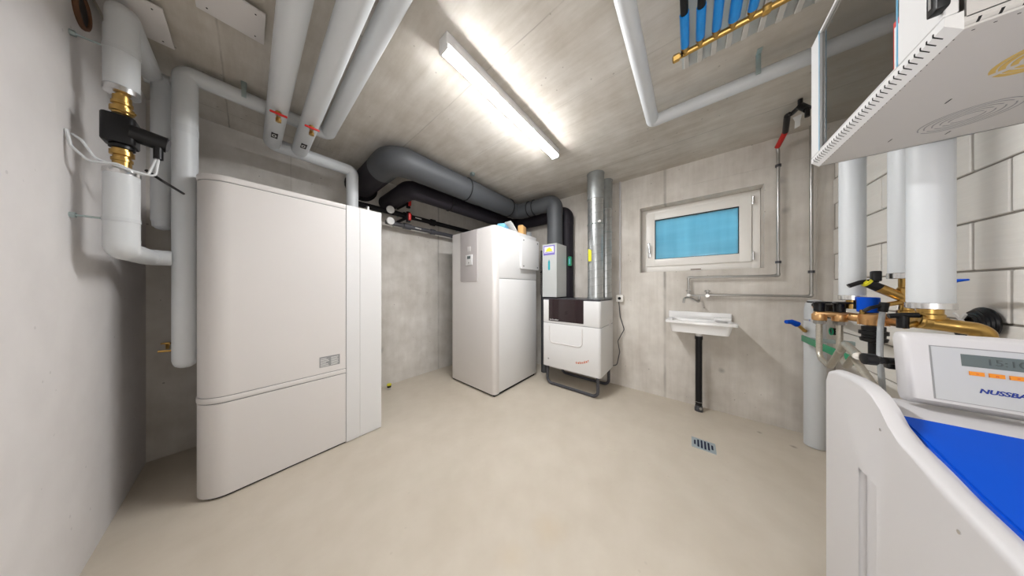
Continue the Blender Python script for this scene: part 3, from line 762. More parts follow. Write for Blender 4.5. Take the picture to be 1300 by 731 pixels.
for k, ch in enumerate(word):
    a = (k / 6.0); yy = w0.y - .0235 * k; zz = .345 + .045 * a * a
    ang = .05 + .5 * a
    lg.text(ch, .037, (ux0 - .001, yy, zz), (0, -math.cos(ang), math.sin(ang)), (0, math.sin(ang) * -1 * -1 * .0 + math.sin(ang), math.cos(ang)), bold=.0012)
lg.build('orange_logo', 'orange_print', t)
MB().cyl((ux0 - .002, 1.36, .33), (ux0 + .001, 1.36, .33), .010, 12).build('bolt_cover', 'greyprint', t)
so = at(774, 410, Y=uy0)
MB().prism(rrect(so.x - .035, so.x + .035, so.z - .04, so.z + .04, .033, 6), 1, uy0 - .006, uy0 + .001, .002).build('side_latch', 'white2', t)
for xx in (2.40, 2.80):
    for lo in (0,):
        pts = [Vector((xx, uy1 - .05, uz0 + .005)), Vector((xx, uy1 - .05, .018)), Vector((xx, uy0 + .04, .018)), Vector((xx, uy0 + .04, uz0 + .005))]
        MB().tube(fillet(pts, .06, 6), .017, 12).build('leg_loop', 'greytube', t)
MB().box(2.385, 2.82, uy0 + .025, uy0 + .055, uz0 - .03, uz0, .004).build('cross_bar', 'greytube', t)
MB().box(2.385, 2.82, uy1 - .065, uy1 - .035, uz0 - .03, uz0, .004).build('cross_bar', 'greytube', t)

# silencer box on the unit
t = thing('silencer_box', 'tall narrow grey metal box with stickers standing on the ventilation unit', 'box', (2.55, 1.37, 1.072))
bx0, bx1, by0, by1, bz0, bz1 = 2.41, 2.685, 1.275, 1.478, 1.086, 1.756
MB().box(bx0 + .01, bx1 - .01, by0 + .01, by1 - .01, 1.072, 1.087).build('foot_plate', 'rubber', t)
MB().box(bx0, bx1, by0, by1, bz0, bz1, .002, 1).build('casing', 'boxgrey', t)
st = MB().box(bx0 - .0012, bx0 + .0003, 1.300, 1.462, 1.615, 1.738).build('label_sticker', 'purple', t)
MB().box(bx0 - .0018, bx0 - .0010, 1.315, 1.447, 1.642, 1.722).build('sticker_panel', 'paper', st)
MB().prism([(1.428, 1.660), (1.332, 1.660), (1.345, 1.690), (1.375, 1.712), (1.410, 1.696)], 0, bx0 - .0023, bx0 - .0017).build('sticker_emblem', 'yellow', st)
MB().box(bx0 - .0023, bx0 - .0017, 1.325, 1.437, 1.648, 1.656).build('sticker_line', 'purple', st)
MB().prism([(1.388, 1.425), (1.372, 1.425), (1.366, 1.440), (1.366, 1.530), (1.380, 1.562), (1.394, 1.530), (1.394, 1.440)], 0, bx0 - .0014, bx0 + .0002).build('arrow_sticker', 'cyan', t)

# spiral ducts
def spiral(x, y, r, z0, z1, zc, lab, name='spiral_duct'):
    t = thing(name, lab, 'duct', (x, y, z0))
    MB().cyl((x, y, z0), (x, y, zc), r, 32).build('spiral_tube', 'galv', t)
    sp = MB(); pts = []
    pitch = .09; turns = (zc - z0 - .02) / pitch
    N = int(turns * 20)
    for i in range(N + 1):
        a = i / 20 * 2 * math.pi
        pts.append(Vector((x + r * math.cos(a), y + r * math.sin(a), z0 + .01 + pitch * i / 20)))
    sp.tube(pts, .0026, 5); sp.build('spiral_seam', 'galv_dull', t)
    MB().lathe([(r + .001, 0), (r + .006, .004), (r + .006, z1 - zc - .012), (r + .011, z1 - zc - .008), (r + .011, z1 - zc)], (x, y, zc), (0, 0, 1), 32).build('top_coupling', 'galv_dull', t)
    MB().torus((x, y, zc - .28), (0, 0, 1), r + .003, .004, 32, 6).build('clamp_band', 'zinc', t)
    MB().lathe([(r + .001, 0), (r + .008, 0), (r + .008, .02), (r + .001, .02)], (x, y, z0), (0, 0, 1), 32, caps=False).build('base_collar', 'galv_dull', t)
    return t
t = spiral(2.52, .84, .084, 1.074, H - .002, 2.20, 'front and larger of two galvanised spiral ducts, rising from the ventilation unit to the ceiling')
ye = at(753, 322, X=2.42)
MB().prism([(.84 + .052, 1.50), (.84 + .018, 1.50), (.84 + .018, 1.62), (.84 + .052, 1.64)], 0, 2.434, 2.4375).build('yellow_sticker', 'yellow', t)
MB().cyl((2.445, .78, 1.93), (2.425, .76, 1.93), .012, 12).build('clamp_screw', 'paper', t)
t = spiral(2.765, .80, .068, 1.074, H - .002, 2.15, 'rear and thinner of two galvanised spiral ducts beside the socket conduit')
MB().cyl((2.83, .80, 1.93), (XF, .80, 1.93), .006, 8).build('wall_bracket', 'zinc', t)

# conduit, socket and power cable
t = thing('wall_socket', 'small white wall socket under a vertical conduit beside the ventilation unit', 'socket', (XF, .66, 1.04))
sc = at(787.5, 378, X=XF)
MB().cyl((XF - .012, sc.y, sc.z + .04), (XF - .012, sc.y, H), .010, 12).build('conduit', 'offwhite', t)
MB().box(XF - .045, XF, sc.y - .040, sc.y + .040, sc.z - .042, sc.z + .042, .006).build('socket_box', 'frame', t)
MB().cyl((XF - .047, sc.y, sc.z), (XF - .044, sc.y, sc.z), .018, 16).build('socket_face', 'black', t)
cb = MB().tube([(XF - .03, sc.y + .01, sc.z - .04), (XF - .03, sc.y - .005, .85), (XF - .03, sc.y - .05, .70), (XF - .035, sc.y + .02, .55), (XF - .03, sc.y - .0, .42), (XF - .04, sc.y + .03, .25), (XF - .04, sc.y + .12, .23)], .005, 8, R=.05).build('power_cable', 'greytube')
tag(cb, 'thin dark cable hanging from the wall socket down behind the ventilation unit', 'cable')

# ------------------------------------------------------------------ sink, drain pipe
t = thing('wall_sink', 'white wall-hung utility sink under the window', 'sink', (2.77, -.06, .76))
sy0, sy1 = -.31, .195
xf = 2.615
sk = MB()
b = bmesh.new()
def ring(x0, x1, y0, y1, r, z): return [b.verts.new((x, y, z)) for x, y in rrect(x0, x1, y0, y1, r, 4)]
loops = [ring(2.70, XF - .004, -.235, .12, .03, .765), ring(2.655, XF - .003, -.265, .15, .04, .775), ring(2.645, XF - .002, -.285, .168, .035, .862),
         ring(xf, XF - .001, sy0, sy1, .02, .866), ring(xf, XF - .001, sy0, sy1, .02, .886), ring(xf + .012, XF - .001, sy0 + .012, sy1 - .012, .02, .892),
         ring(xf + .05, XF - .05, sy0 + .05, sy1 - .05, .04, .886), ring(xf + .065, XF - .06, sy0 + .065, sy1 - .065, .04, .80), ring(xf + .10, XF - .09, sy0 + .10, sy1 - .10, .03, .790)]
for i in range(len(loops) - 1):
    n_ = len(loops[i])
    for k in range(n_): b.faces.new((loops[i][k], loops[i][(k + 1) % n_], loops[i + 1][(k + 1) % n_], loops[i + 1][k]))
b.faces.new(loops[-1]); b.faces.new(list(reversed(loops[0])))
bmesh.ops.recalc_face_normals(b, faces=b.faces)
sk._merge(b); sk.build('basin', 'ceramic', t, smooth=50)
MB().box(XF - .035, XF - .001, sy0 + .012, sy1 - .012, .885, .958, .010, 3).build('splashback', 'ceramic', t)
MB().box(XF - .10, XF - .03, sy0 + .02, sy0 + .14, .886, .918, .010, 3).build('soap_ledge', 'ceramic', t)
MB().lathe([(.03, .0), (.03, -.018), (.024, -.03), (.024, -.04)], (2.80, -.06, .768), (0, 0, 1), 18).build('outlet', 'ceramic', t)
for yy in (sy1 - .03, sy0 + .03): MB().box(XF - .12, XF - .002, yy - .004, yy + .004, .835, .864, .002).build('bracket', 'zinc', t)
t = thing('drain_pipe', 'black vertical drain pipe between the sink and the floor', 'pipe', (2.80, -.06, 0))
MB().cyl((2.80, -.06, .055), (2.80, -.06, .715), .026, 18).build('pipe_section', 'black', t)
MB().lathe([(.026, 0), (.030, 0), (.030, .03), (.026, .03)], (2.80, -.06, .70), (0, 0, 1), 18, caps=False).build('pipe_socket', 'black', t)
MB().lathe([(.027, 0), (.033, 0), (.033, .03), (.029, .035), (.029, .05), (.024, .055)], (2.80, -.06, 0), (0, 0, 1), 18).build('floor_collar', 'greytube', t)
MB().torus((2.80, -.06, .09), (0, 0, 1), .0275, .0025, 20, 6).build('steel_band', 'steel', t)
MB().cyl((2.80, -.06, .03), (2.768, -.075, .035), .012, 12).build('cleaning_cap', 'steel', t)

# tap and its two steel pipes
xw = 2.865
t = thing('wall_faucet', 'chrome two-handle wall faucet over the utility sink', 'faucet', (xw, .01, 1.11))
q1 = at(875, 376, X=xw); q2 = at(904, 372, X=xw); zf = 1.125
f1, f2 = .018, -.125
MB().cyl((xw, f1, zf), (xw, f2, zf), .009, 12).build('crossbar', 'steel', t)
for yy in (f1, f2):
    MB().cyl((XF - .02, yy, zf), (xw - .01, yy, zf), .016, 14).build('valve_body', 'steel', t)
    MB().cyl((XF, yy, zf), (XF - .022, yy, zf), .018, 14).build('wall_flange', 'steel', t)
    MB().cyl((xw, yy, zf), (xw, yy, zf + .035), .010, 12).build('stem', 'steel', t)
    MB().lathe([(.006, 0), (.022, .006), (.022, .014), (.012, .020)], (xw, yy, zf + .035), (0, 0, 1), 10).build('handwheel', 'steel', t)
MB().tube([(xw, -.065, zf), (xw, -.065, zf - .06), (xw - .05, -.055, zf - .06), (xw - .12, .005, zf - .02), (xw - .17, .05, zf - .02), (xw - .175, .055, zf - .07)], .009, 12, R=.025, arc=6).build('spout', 'steel', t)
def steel_pipe(lab, pts, clamps):
    t = thing('steel_pipe', lab, 'pipe', pts[0])
    pipe_run(t, pts, .0105, .020, mat='steel', n=14, over=1.22)
    for c in clamps:
        c = Vector(c)
        MB().cyl(c, (XF, c.y, c.z), .005, 8).build('wall_bracket', 'zinc', t)
        MB().lathe([(.011, -.010), (.018, -.010), (.018, .010), (.011, .010)], c, (0, 0, 1), 12, caps=False).build('pipe_clamp', 'greytube', t)
y1_ = -.574; y2_ = -.745
steel_pipe('thin steel water pipe right of the window, ending below the red-gripped hand spray',
           [(xw, f1, zf + .06), (xw, f1, 1.305), (xw, y1_, 1.305), (xw, y1_, 2.36)], [(xw, y1_, 1.42), (xw, y1_, 2.24)])
steel_pipe('rightmost thin steel water pipe, dropping beside the block wall and bending left to the faucet',
           [(xw, f2 - .01, 1.133), (xw, y2_, 1.133), (xw, y2_, H)], [(xw, y2_, 1.33)])
# red grip and black hose fitting
r0 = at(987, 186, X=2.85); r1 = at(997, 167, X=2.72); r2 = at(1005, 144, X=2.50); r3 = at(1016, 134, X=2.40)
t = thing('hand_spray', 'red-gripped black hand spray hung at the top of a thin steel pipe below the ceiling', 'hand spray', r0)
MB().cyl((xw, y1_, 2.35), r0, .011, 12).build('connector', 'steel', t)
MB().tube([r0, r0.lerp(r1, .5), r1], .017, 14).build('red_grip', 'red', t)
MB().tube([r1, r2 + Vector((0, .02, 0)), r2, r3], .017, 12, R=.05, r2=.014).build('black_neck', 'black', t)
MB().tube([r0.lerp(r1, .9) + Vector((-.03, .0, 0)), r1 + Vector((-.035, 0, .02)), r2 + Vector((-.045, .02, -.01))], .006, 8, R=.02).build('lever', 'black', t)
r4 = at(1025, 138, X=2.36)
hb = MB().cyl(r3, r4, .02, 14); hb.cyl(r3 + Vector((0, 0, -.01)), r3 + Vector((0, .0, .045)), .012, 10); hb.cyl(r4, r4 + Vector((0, 0, -.05)), .012, 10); hb.build('spray_head', 'black', t)
tgp = at(1012, 153, X=2.40)
MB().prism([(tgp.y - .012, tgp.z - .04), (tgp.y + .012, tgp.z - .05), (tgp.y + .010, tgp.z), (tgp.y + .020, tgp.z + .03), (tgp.y - .022, tgp.z + .04), (tgp.y - .014, tgp.z)], 0, tgp.x - .002, tgp.x).build('paper_tag', 'paper', t)

# ------------------------------------------------------------------ floor drain
dc = at(893, 564.5, Z=0)
t = thing('floor_drain', 'square steel floor drain grate in front of the sink', 'drain', (dc.x, dc.y, 0))
MB().box(dc.x - .07, dc.x + .07, dc.y - .07, dc.y + .07, 0, .003, .001, 1).build('grate_plate', 'grate', t)
for k in range(6):
    hl = (.03, .05, .055, .055, .05, .03)[k]
    yk = dc.y - .05 + k * .020
    MB().prism(rrect(dc.x - hl, dc.x + hl, yk - .0055, yk + .0055, .005, 3), 2, .0028, .0036).build('slot', 'slot_blue', t)

# ------------------------------------------------------------------ ceiling manifold in its recess tray
t = thing('ceiling_manifold', 'brass pipe manifold with blue-sleeved branches on a slatted tray under the ceiling', 'manifold', (1.42, -.12, 2.40))
MX, MZ = 1.42, 2.40
MB().cyl((MX, .055, MZ), (MX, -.50, MZ), .013, 16).build('manifold_bar', 'brass', t)
MB().lathe([(.018, 0), (.018, .025), (.012, .03)], (MX, .045, MZ), (0, 1, 0), 6).build('end_plug', 'brass', t)
MB().lathe([(.017, 0), (.020, .006), (.020, .02), (.017, .026)], (MX, -.265, MZ), (0, 1, 0), 8).build('union', 'brass', t)
for k in range(5):
    yk = .022 - k * .057
    bt = MB().cyl((MX, yk, MZ), (MX - .045, yk, MZ), .012, 10); bt.cyl((MX - .03, yk, MZ), (MX - .042, yk, MZ), .016, 6)
    bo = bt.build('branch_fitting', 'brass', t)
    ln = (.165, .15, .26, .36, .34)[k]
    MB().cyl((MX - .045, yk, MZ), (MX - .045 - ln, yk, MZ), (.017 if k != 3 else .02), 14).build('blue_sleeve', 'sleeve', bo)
    MB().cyl((MX - .045 - ln, yk, MZ), (MX - .75, yk, MZ), .014, 12).build('black_hose', 'black', bo)
MB().box(MX - .8, MX + .21, -.62, .040, H - .010, H, .001).build('tray', 'boxgrey', t)
for k in range(12):
    yk = .045 - k * .057
    MB().box(MX - .78, MX + .19, yk - .012 - .025, yk + .010 - .025, H - .032, H - .010, .002, 1).build('slat', 'slat', t)
for yk in (.035, -.36): MB().box(MX - .02, MX - .012, yk - .004, yk + .004, MZ - .018, H - .03).build('clip', 'black', t)

# ------------------------------------------------------------------ network cabinet on the block wall
nx0, nx1, ny0, ny1, nz0, nz1 = .826, 1.405, -.855, -.381, 1.67, 2.147
t = thing('network_cabinet', 'white wall-mounted network cabinet with a glass door and vented base, upper right', 'cabinet', ((nx0 + nx1) / 2, YR, nz0))
T = .004
MB().box(nx0, nx1, ny0, ny1 - .002, nz0, nz0 + T).build('base_panel', 'cabinet', t, smooth=0)
MB().box(nx0, nx1, ny0, ny1 - .002, nz1 - T, nz1).build('top_panel', 'cabinet', t, smooth=0)
MB().box(nx0, nx0 + T, ny0, ny1 - .004, nz0 + .02, nz1).build('side_panel', 'cabinet', t, smooth=0)
MB().box(nx1 - T, nx1, ny0, ny1 - .002, nz0, nz1).build('side_panel', 'cabinet', t, smooth=0)
MB().box(nx0, nx1, ny0, ny0 + T, nz0, nz1).build('back_panel', simple('inner_back', (.20, .18, .16), .6), t, smooth=0)
# base rim, chamfered along the front and the near side
MB().prism([(-.383, nz0), (-.365, nz0 + .018), (-.365, nz0 + .034), (-.383, nz0 + .034)], 0, nx0, nx1).build('front_rim', 'white', t, smooth=0)
MB().prism([(nx0 + .012, nz0), (nx0, nz0 + .012), (nx0, nz0 + .022), (nx0 + .012, nz0 + .022)], 1, ny0, -.383).build('side_rim', 'cabinet', t, smooth=0)
for k in range(36):
    x = .848 + k * .0152
    MB().prism([(-.3845, nz0 - .0008), (-.3643, nz0 + .0180), (-.3643, nz0 + .024), (-.3665, nz0 + .024), (-.3675, nz0 + .020), (-.3860, nz0 + .003)], 0, x, x + .0026).build('vent_slot', 'dark', t, smooth=0)
for k in range(24):
    y = -.395 - k * .0185
    MB().prism([(nx0 + .0125, nz0 - .0008), (nx0 - .0008, nz0 + .0125), (nx0 + .001, nz0 + .015), (nx0 + .014, nz0 + .002)], 1, y - .003, y).build('vent_slot', 'dark', t, smooth=0)
# door: stiles, rails, glass
dz0, dz1 = nz0 + .036, nz1 - .003
dr = MB()
gx0, gx1 = .941, 1.336
dr.box(nx0, gx0, -.379, -.365, dz0, dz1, .0015, 1); dr.box(gx1, nx1, -.379, -.365, dz0, dz1, .0015, 1)
dr.box(gx0, gx1, -.379, -.365, dz1 - .010, dz1, .001, 1); dr.box(gx0, gx1, -.379, -.365, dz0, dz0 + .004, .001, 1)
door = dr.build('door_frame', 'white', t)
MB().box(gx0, gx1, -.3745, -.3715, dz0 + .004, dz1 - .010).build('glass_pane', 'glass', t, smooth=0)
MB().box(gx1 - .004, gx1, -.3645, -.3635, dz0, dz1).build('blue_edge_film', 'lightblue', door, smooth=0)
MB().box(gx0, gx0 + .004, -.3645, -.3635, dz0, dz1).build('blue_edge_film', 'lightblue', door, smooth=0)
ns = MB().box(gx0 + .004, gx0 + .030, -.3712, -.3706, 1.715, 1.825).build('notice_sticker', 'paper', t, smooth=0)
MB().box(gx0 + .004, gx0 + .030, -.3706, -.3702, 1.812, 1.825).build('red_edge', 'redprint', ns, smooth=0); MB().box(gx0 + .028, gx0 + .030, -.3706, -.3702, 1.715, 1.812).build('red_edge', 'redprint', ns, smooth=0)
lk = at(1192, 8, Y=-.36)
MB().prism(rrect(lk.x - .014, lk.x + .010, lk.z - .012, lk.z + .05, .004, 2), 1, -.365, -.352, .001).build('lock', 'black', door)
MB().box(lk.x - .004, lk.x + .002, -.3515, -.3505, lk.z, lk.z + .03).build('lock_barrel', 'alu', door)
# vent rings in the base: arcs cut by a gap across
def vent_rings(cx, cy, mat):
    for R_ in (.022, .033, .044, .055, .064):
        for s in (0, 1):
            mb = MB(); w_ = .0011 if mat == 'greyprint' else .0035
            a0 = math.pi * s + .14 * (.03 / R_) + .06; a1 = math.pi * (s + 1) - .14 * (.03 / R_) - .06
            n = 16; b = bmesh.new(); ra = []; rb = []
            for i in range(n + 1):
                a = a0 + (a1 - a0) * i / n + .9
                ra.append(b.verts.new((cx + (R_ - w_) * math.cos(a), cy + (R_ - w_) * math.sin(a), nz0 - .0006)))
                rb.append(b.verts.new((cx + (R_ + w_) * math.cos(a), cy + (R_ + w_) * math.sin(a), nz0 - .0006)))
            for i in range(n): b.faces.new((ra[i], ra[i + 1], rb[i + 1], rb[i]))
            r_ = bmesh.ops.extrude_face_region(b, geom=list(b.faces))
            for v in [g for g in r_['geom'] if isinstance(g, bmesh.types.BMVert)]: v.co.z += .0009
            bmesh.ops.recalc_face_normals(b, faces=b.faces)
            mb._merge(b); mb.build('vent_arc', mat, t, smooth=0)
vent_rings(1.255, -.585, 'greyprint'); vent_rings(1.005, -.565, 'painted_reflection')
for (x, y) in ((1.12, -.50), (1.30, -.49), (1.345, -.60), (1.31, -.69), (1.15, -.68)): MB().box(x - .009, x + .009, y - .001, y + .001, nz0 - .0006, nz0 + .0005).build('slit', 'dark', t, smooth=0)
# equipment inside, seen dimly
eq = thing('patch_panel', 'dark rack unit with small ports behind the glass of the network cabinet', 'patch panel', (1.11, -.60, nz0 + T))
MB().box(.85, 1.38, -.74, -.56, nz0 + T, nz0 + .05, .002).build('rack_body', 'greytube', eq)
for k in range(10): MB().box(.88 + k * .046, .905 + k * .046, -.5602, -.558, nz0 + .016, nz0 + .034).build('port', 'black', eq)

# ------------------------------------------------------------------ water softener
t = thing('water_softener', 'light grey water softener body with a blue salt lid, lower right foreground', 'water softener', (.9, -.6, 0))
YS = -.35
prof = [(1.24, 0), (1.24, .90), (1.225, .928), (1.19, .942), (1.10, .950), (1.045, .948), (1.005, .938), (.972, .918), (.945, .892), (.915, .873), (.86, .857), (.807, .843), (.72, .824), (.62, .805), (.50, .785), (.44, .76), (.42, .70), (.42, 0)]
b = bmesh.new()
def sec(y, ins, drop):
    out = []
    cx, cz = .83, .42
    for (x, z_) in prof:
        nx_ = ins if x < cx else -ins
        zz = z_ - drop if z_ > .05 else z_
        out.append(b.verts.new((x + nx_, y, zz)))
    return out
secs = []
for (dy, ins, drop) in ((0, .012, .014), (-.001, .006, .009), (-.004, .002, .005), (-.010, 0, .0015), (-.019, 0, 0), (-.029, 0, .003)):
    secs.append(sec(YS + dy, ins, drop))
# the top inside the rim is set down a little behind the crest
prof_in = [(1.24, 0), (1.24, .86), (1.225, .872), (1.19, .878), (1.10, .882), (1.045, .882), (1.015, .880), (.972, .872), (.945, .866), (.915, .860), (.86, .846), (.807, .830), (.72, .812), (.62, .792), (.50, .772), (.44, .75), (.42, .70), (.42, 0)]
for dy in (-.037, -.44):
    secs.append([b.verts.new((x, YS + dy, z_)) for x, z_ in prof_in])
for i in range(len(secs) - 1):
    for k in range(len(prof) - 1):
        b.faces.new((secs[i][k], secs[i][k + 1], secs[i + 1][k + 1], secs[i + 1][k]))
b.faces.new(secs[0]); b.faces.new(list(reversed(secs[-1])))
bmesh.ops.recalc_face_normals(b, faces=b.faces)
# recessed grip panel in the side face
bod = MB(); bod._merge(b)
body = bod.build('body', 'offwhite', t, smooth=60)
cut = MB().box(.975, 1.049, YS - .012, YS + .05, .05, .715).build('cutter', 'offwhite')
md = body.modifiers.new('recess', 'BOOLEAN'); md.object = cut; md.operation = 'DIFFERENCE'; md.solver = 'EXACT'
cut.parent = body.parent; cut.location = -Vector(t.location)
dg = bpy.context.evaluated_depsgraph_get(); dg.update()
nm = bpy.data.meshes.new_from_object(body.evaluated_get(dg)); body.modifiers.clear(); body.data = nm
bpy.data.objects.remove(cut)
wn = body.modifiers.new('weighted', 'WEIGHTED_NORMAL'); wn.weight = 90; wn.keep_sharp = True
for (px, py) in ((1118, 545), (1218, 675)):
    s_ = at(px, py, Y=YS); MB().cyl((s_.x, YS + .001, s_.z), (s_.x, YS - .004, s_.z), .0035, 10).build('screw', 'alu', t)
# blue lid on the sloping top
lid = MB()
lp = [(1.012, .885), (.93, .868), (.86, .850), (.807, .835), (.72, .816), (.62, .797), (.48, .772)]
b = bmesh.new(); up = []; lo = []
for y in (YS - .0385, YS - .42):
    up.append([b.verts.new((x, y, z_ + .006)) for x, z_ in lp]); lo.append([b.verts.new((x, y, z_ - .012)) for x, z_ in lp])
n_ = len(lp)
for k in range(n_ - 1):
    b.faces.new((up[0][k], up[0][k + 1], up[1][k + 1], up[1][k])); b.faces.new((lo[0][k], lo[0][k + 1], lo[1][k + 1], lo[1][k]))
    for s in (0, 1): b.faces.new((up[s][k], up[s][k + 1], lo[s][k + 1], lo[s][k]))
for k in (0, n_ - 1): b.faces.new((up[0][k], up[1][k], lo[1][k], lo[0][k]))
bmesh.ops.recalc_face_normals(b, faces=b.faces)
bmesh.ops.bevel(b, geom=[e for e in b.edges if len(e.link_faces) == 2 and e.calc_face_angle() > .9], offset=.003, segments=2, affect='EDGES')
lid._merge(b); lid.build('salt_lid', 'blue', t, smooth=40)

# control head on the softener
hdx = 1.15
h = thing('control_head', 'grey control head with display and orange buttons on top of the water softener', 'controller', (1.22, -.62, .9))
hb = MB()
hy_l, hy_r = -.452, -.86 + .012
hb.prism([(hdx + .006, .888), (hdx - .022, .908), (hdx - .002, 1.065), (hdx + .010, 1.076), (hdx + .040, 1.076), (hdx + .050, 1.06), (hdx + .028, .90), (hdx + .018, .888)], 1, hy_r, hy_l, .012, 3)
shell = hb.build('shell', 'offwhite', h, smooth=50)
# fascia: slightly leaning plate
def fpt(s, y, off=0):    # s 0 bottom .. 1 top along the leaning front
    x = hdx - .022 + .020 * s; z_ = .908 + .157 * s
    return Vector((x - off * .992, y, z_ + off * .126))
def fplate(name, y0, y1, s0, s1, o0, o1, mat, par):
    b = bmesh.new()
    vs = [b.verts.new(fpt(s, y, o)) for o in (o0, o1) for (s, y) in ((s0, y0), (s0, y1), (s1, y1), (s1, y0))]
    b.faces.new(vs[:4]); b.faces.new(vs[4:])
    for i in range(4): b.faces.new((vs[i], vs[(i + 1) % 4], vs[4 + (i + 1) % 4], vs[4 + i]))
    bmesh.ops.recalc_face_normals(b, faces=b.faces)
    mb = MB(); mb._merge(b); return mb.build(name, mat, par, smooth=0)
fplate('fascia_groove', -.486, -.84, .04, .90, 0, .0006, 'greyprint', shell)
fa = fplate('fascia', -.4885, -.84, .05, .885, 0, .0016, 'headgrey', h)
dsp = fplate('display', -.525, -.62, .615, .80, .0014, .0024, 'lcd', fa)
xd = (0, -1, 0); yd = (fpt(1, 0) - fpt(0, 0))
MB().text('15:10', .021, fpt(.665, -.553, .0026), xd, yd, .0002).build('display_digits', 'lcd_seg', dsp)
for k in range(4):
    y = -.541 - k * .0225
    b0 = fplate('button', y + .0085, y - .0085, .485, .545, .0014, .0045, 'orange', fa)
    MB().text('<o>'[k] if k < 3 else 'x', .007, fpt(.500, y + .002, .0048), xd, yd, .0002).build('button_mark', 'redprint', b0)
MB().text('NUSSBAUM', .0145, fpt(.235, -.5415, .0022), xd, yd, .0004, shear=.25, bold=.0004, sx=.98).build('lettering', 'navy', fa)
# black knob connector left of the head
kp = Vector((1.20, -.425, .985))
k_ = thing('hose_connector', 'black knurled hose connector left of the control head', 'connector', kp)
MB().lathe([(.010, 0), (.017, .003), (.017, .022), (.014, .026), (.011, .026), (.011, .034)], kp + Vector((-.01, .022, 0)), (.15, -1, 0), 12).build('knurled_nut', 'black', k_, smooth=25)
MB().cyl(kp + Vector((.0, -.02, 0)), kp + Vector((.01, -.05, -.0)), .010, 12).build('stem', 'black', k_)
MB().box(1.205, 1.225, -.475, -.45, .96, .985, .003).build('bracket', 'black', k_)

# ------------------------------------------------------------------ valve station by the block wall
VS = 1.85
t = thing('valve_station', 'gunmetal valve block with flat black knobs and a blue knob by the block wall', 'valve block', (VS, -.58, 1.0))
vb = MB().box(VS - .018, VS + .018, -.60, -.488, 1.058, 1.082, .008, 3)
vb.build('cross_arm', 'bronze', t)
for yy in (-.505, -.565):
    kn = MB().lathe([(.022, 0), (.024, .004), (.024, .030), (.022, .034)], (VS, yy, 1.036), (0, 0, 1), 16); kn.build('valve_seat', 'bronze', t)
    kb = MB().lathe([(.018, 0), (.018, .022), (.020, .024)], (VS, yy, 1.082), (0, 0, 1), 16); kb.cyl((VS, yy, 1.10), (VS, yy, 1.125), .019, 16)
    kb.build('knob_neck', 'black', t)
    MB().lathe([(.020, 0), (.038, .002), (.040, .005), (.038, .009), (.020, .010)], (VS, yy, 1.122), (0, 0, 1), 20).build('black_knob', 'black', t)
    MB().lathe([(.018, 0), (.020, .002), (.020, .016), (.018, .018)], (VS, yy, 1.018), (0, 0, 1), 6).build('hose_nut', 'steel', t)
MB().lathe([(.050, 0), (.052, .003), (.052, .012), (.048, .015)], (VS + .12, -.565, 1.10), (0, 0, 1), 24).build('black_knob', 'black', t)
MB().cyl((VS + .12, -.565, 1.04), (VS + .12, -.565, 1.10), .028, 16).build('knob_neck', 'black', t)
MB().cyl((VS, -.565, 1.06), (VS + .12, -.565, 1.06), .016, 14).build('link_pipe', 'bronze', t)
fb = MB().lathe([(.020, 0), (.034, .004), (.038, .012), (.038, .050), (.030, .058), (.024, .060)], (VS - .06, -.635, 1.030), (0, 0, 1), 20)
fb.cyl((VS - .06, -.635, 1.058), (VS, -.59, 1.062), .020, 14); fb.build('filter_head', 'bronze', t)
for k in range(8):
    a = k * math.pi / 4; cx, cy = VS - .06 + .036 * math.cos(a), -.635 + .036 * math.sin(a)
    MB().cyl((cx, cy, 1.034), (cx, cy, 1.058), .006, 6).build('lug', 'bronze', t)
MB().lathe([(.027, 0), (.029, .002), (.029, .066), (.026, .068)], (VS - .06, -.622, 1.090), (0, 0, 1), 24).build('blue_knob', 'blue', t)
MB().lathe([(.008, 0), (.008, .016), (.005, .02)], (VS - .075, -.602, 1.082), (0, 0, 1), 10).build('test_nipple', 'brass', t)
MB().lathe([(.020, 0), (.033, .005), (.036, .02), (.030, .022), (.030, .034), (.037, .036), (.037, .052), (.030, .054), (.030, .072)], (VS - .06, -.635, .955), (0, 0, 1), 20).build('filter_bowl', 'black', t)
MB().cyl((VS - .06, -.635, .962), (VS - .06, -.635, .90), .014, 12).build('drain_spout', 'black', t)
MB().tube([(VS - .06, -.66, 1.055), (1.71, -.68, 1.055), (1.71, -.68, 1.09)], .018, 14, R=.02).build('link_pipe', 'bronze', t)
MB().cyl((VS + .03, -.55, .98), (VS + .03, -.57, .98), .018, 14).build('gauge', 'black', t)
MB().torus((VS + .028, -.549, .98), (0, 1, 0), .017, .003, 20, 6).build('gauge_rim', 'green', t)
MB().cyl((VS + .03, -.57, .98), (VS + .02, -.57, 1.06), .008, 10).build('gauge_stem', 'bronze', t)

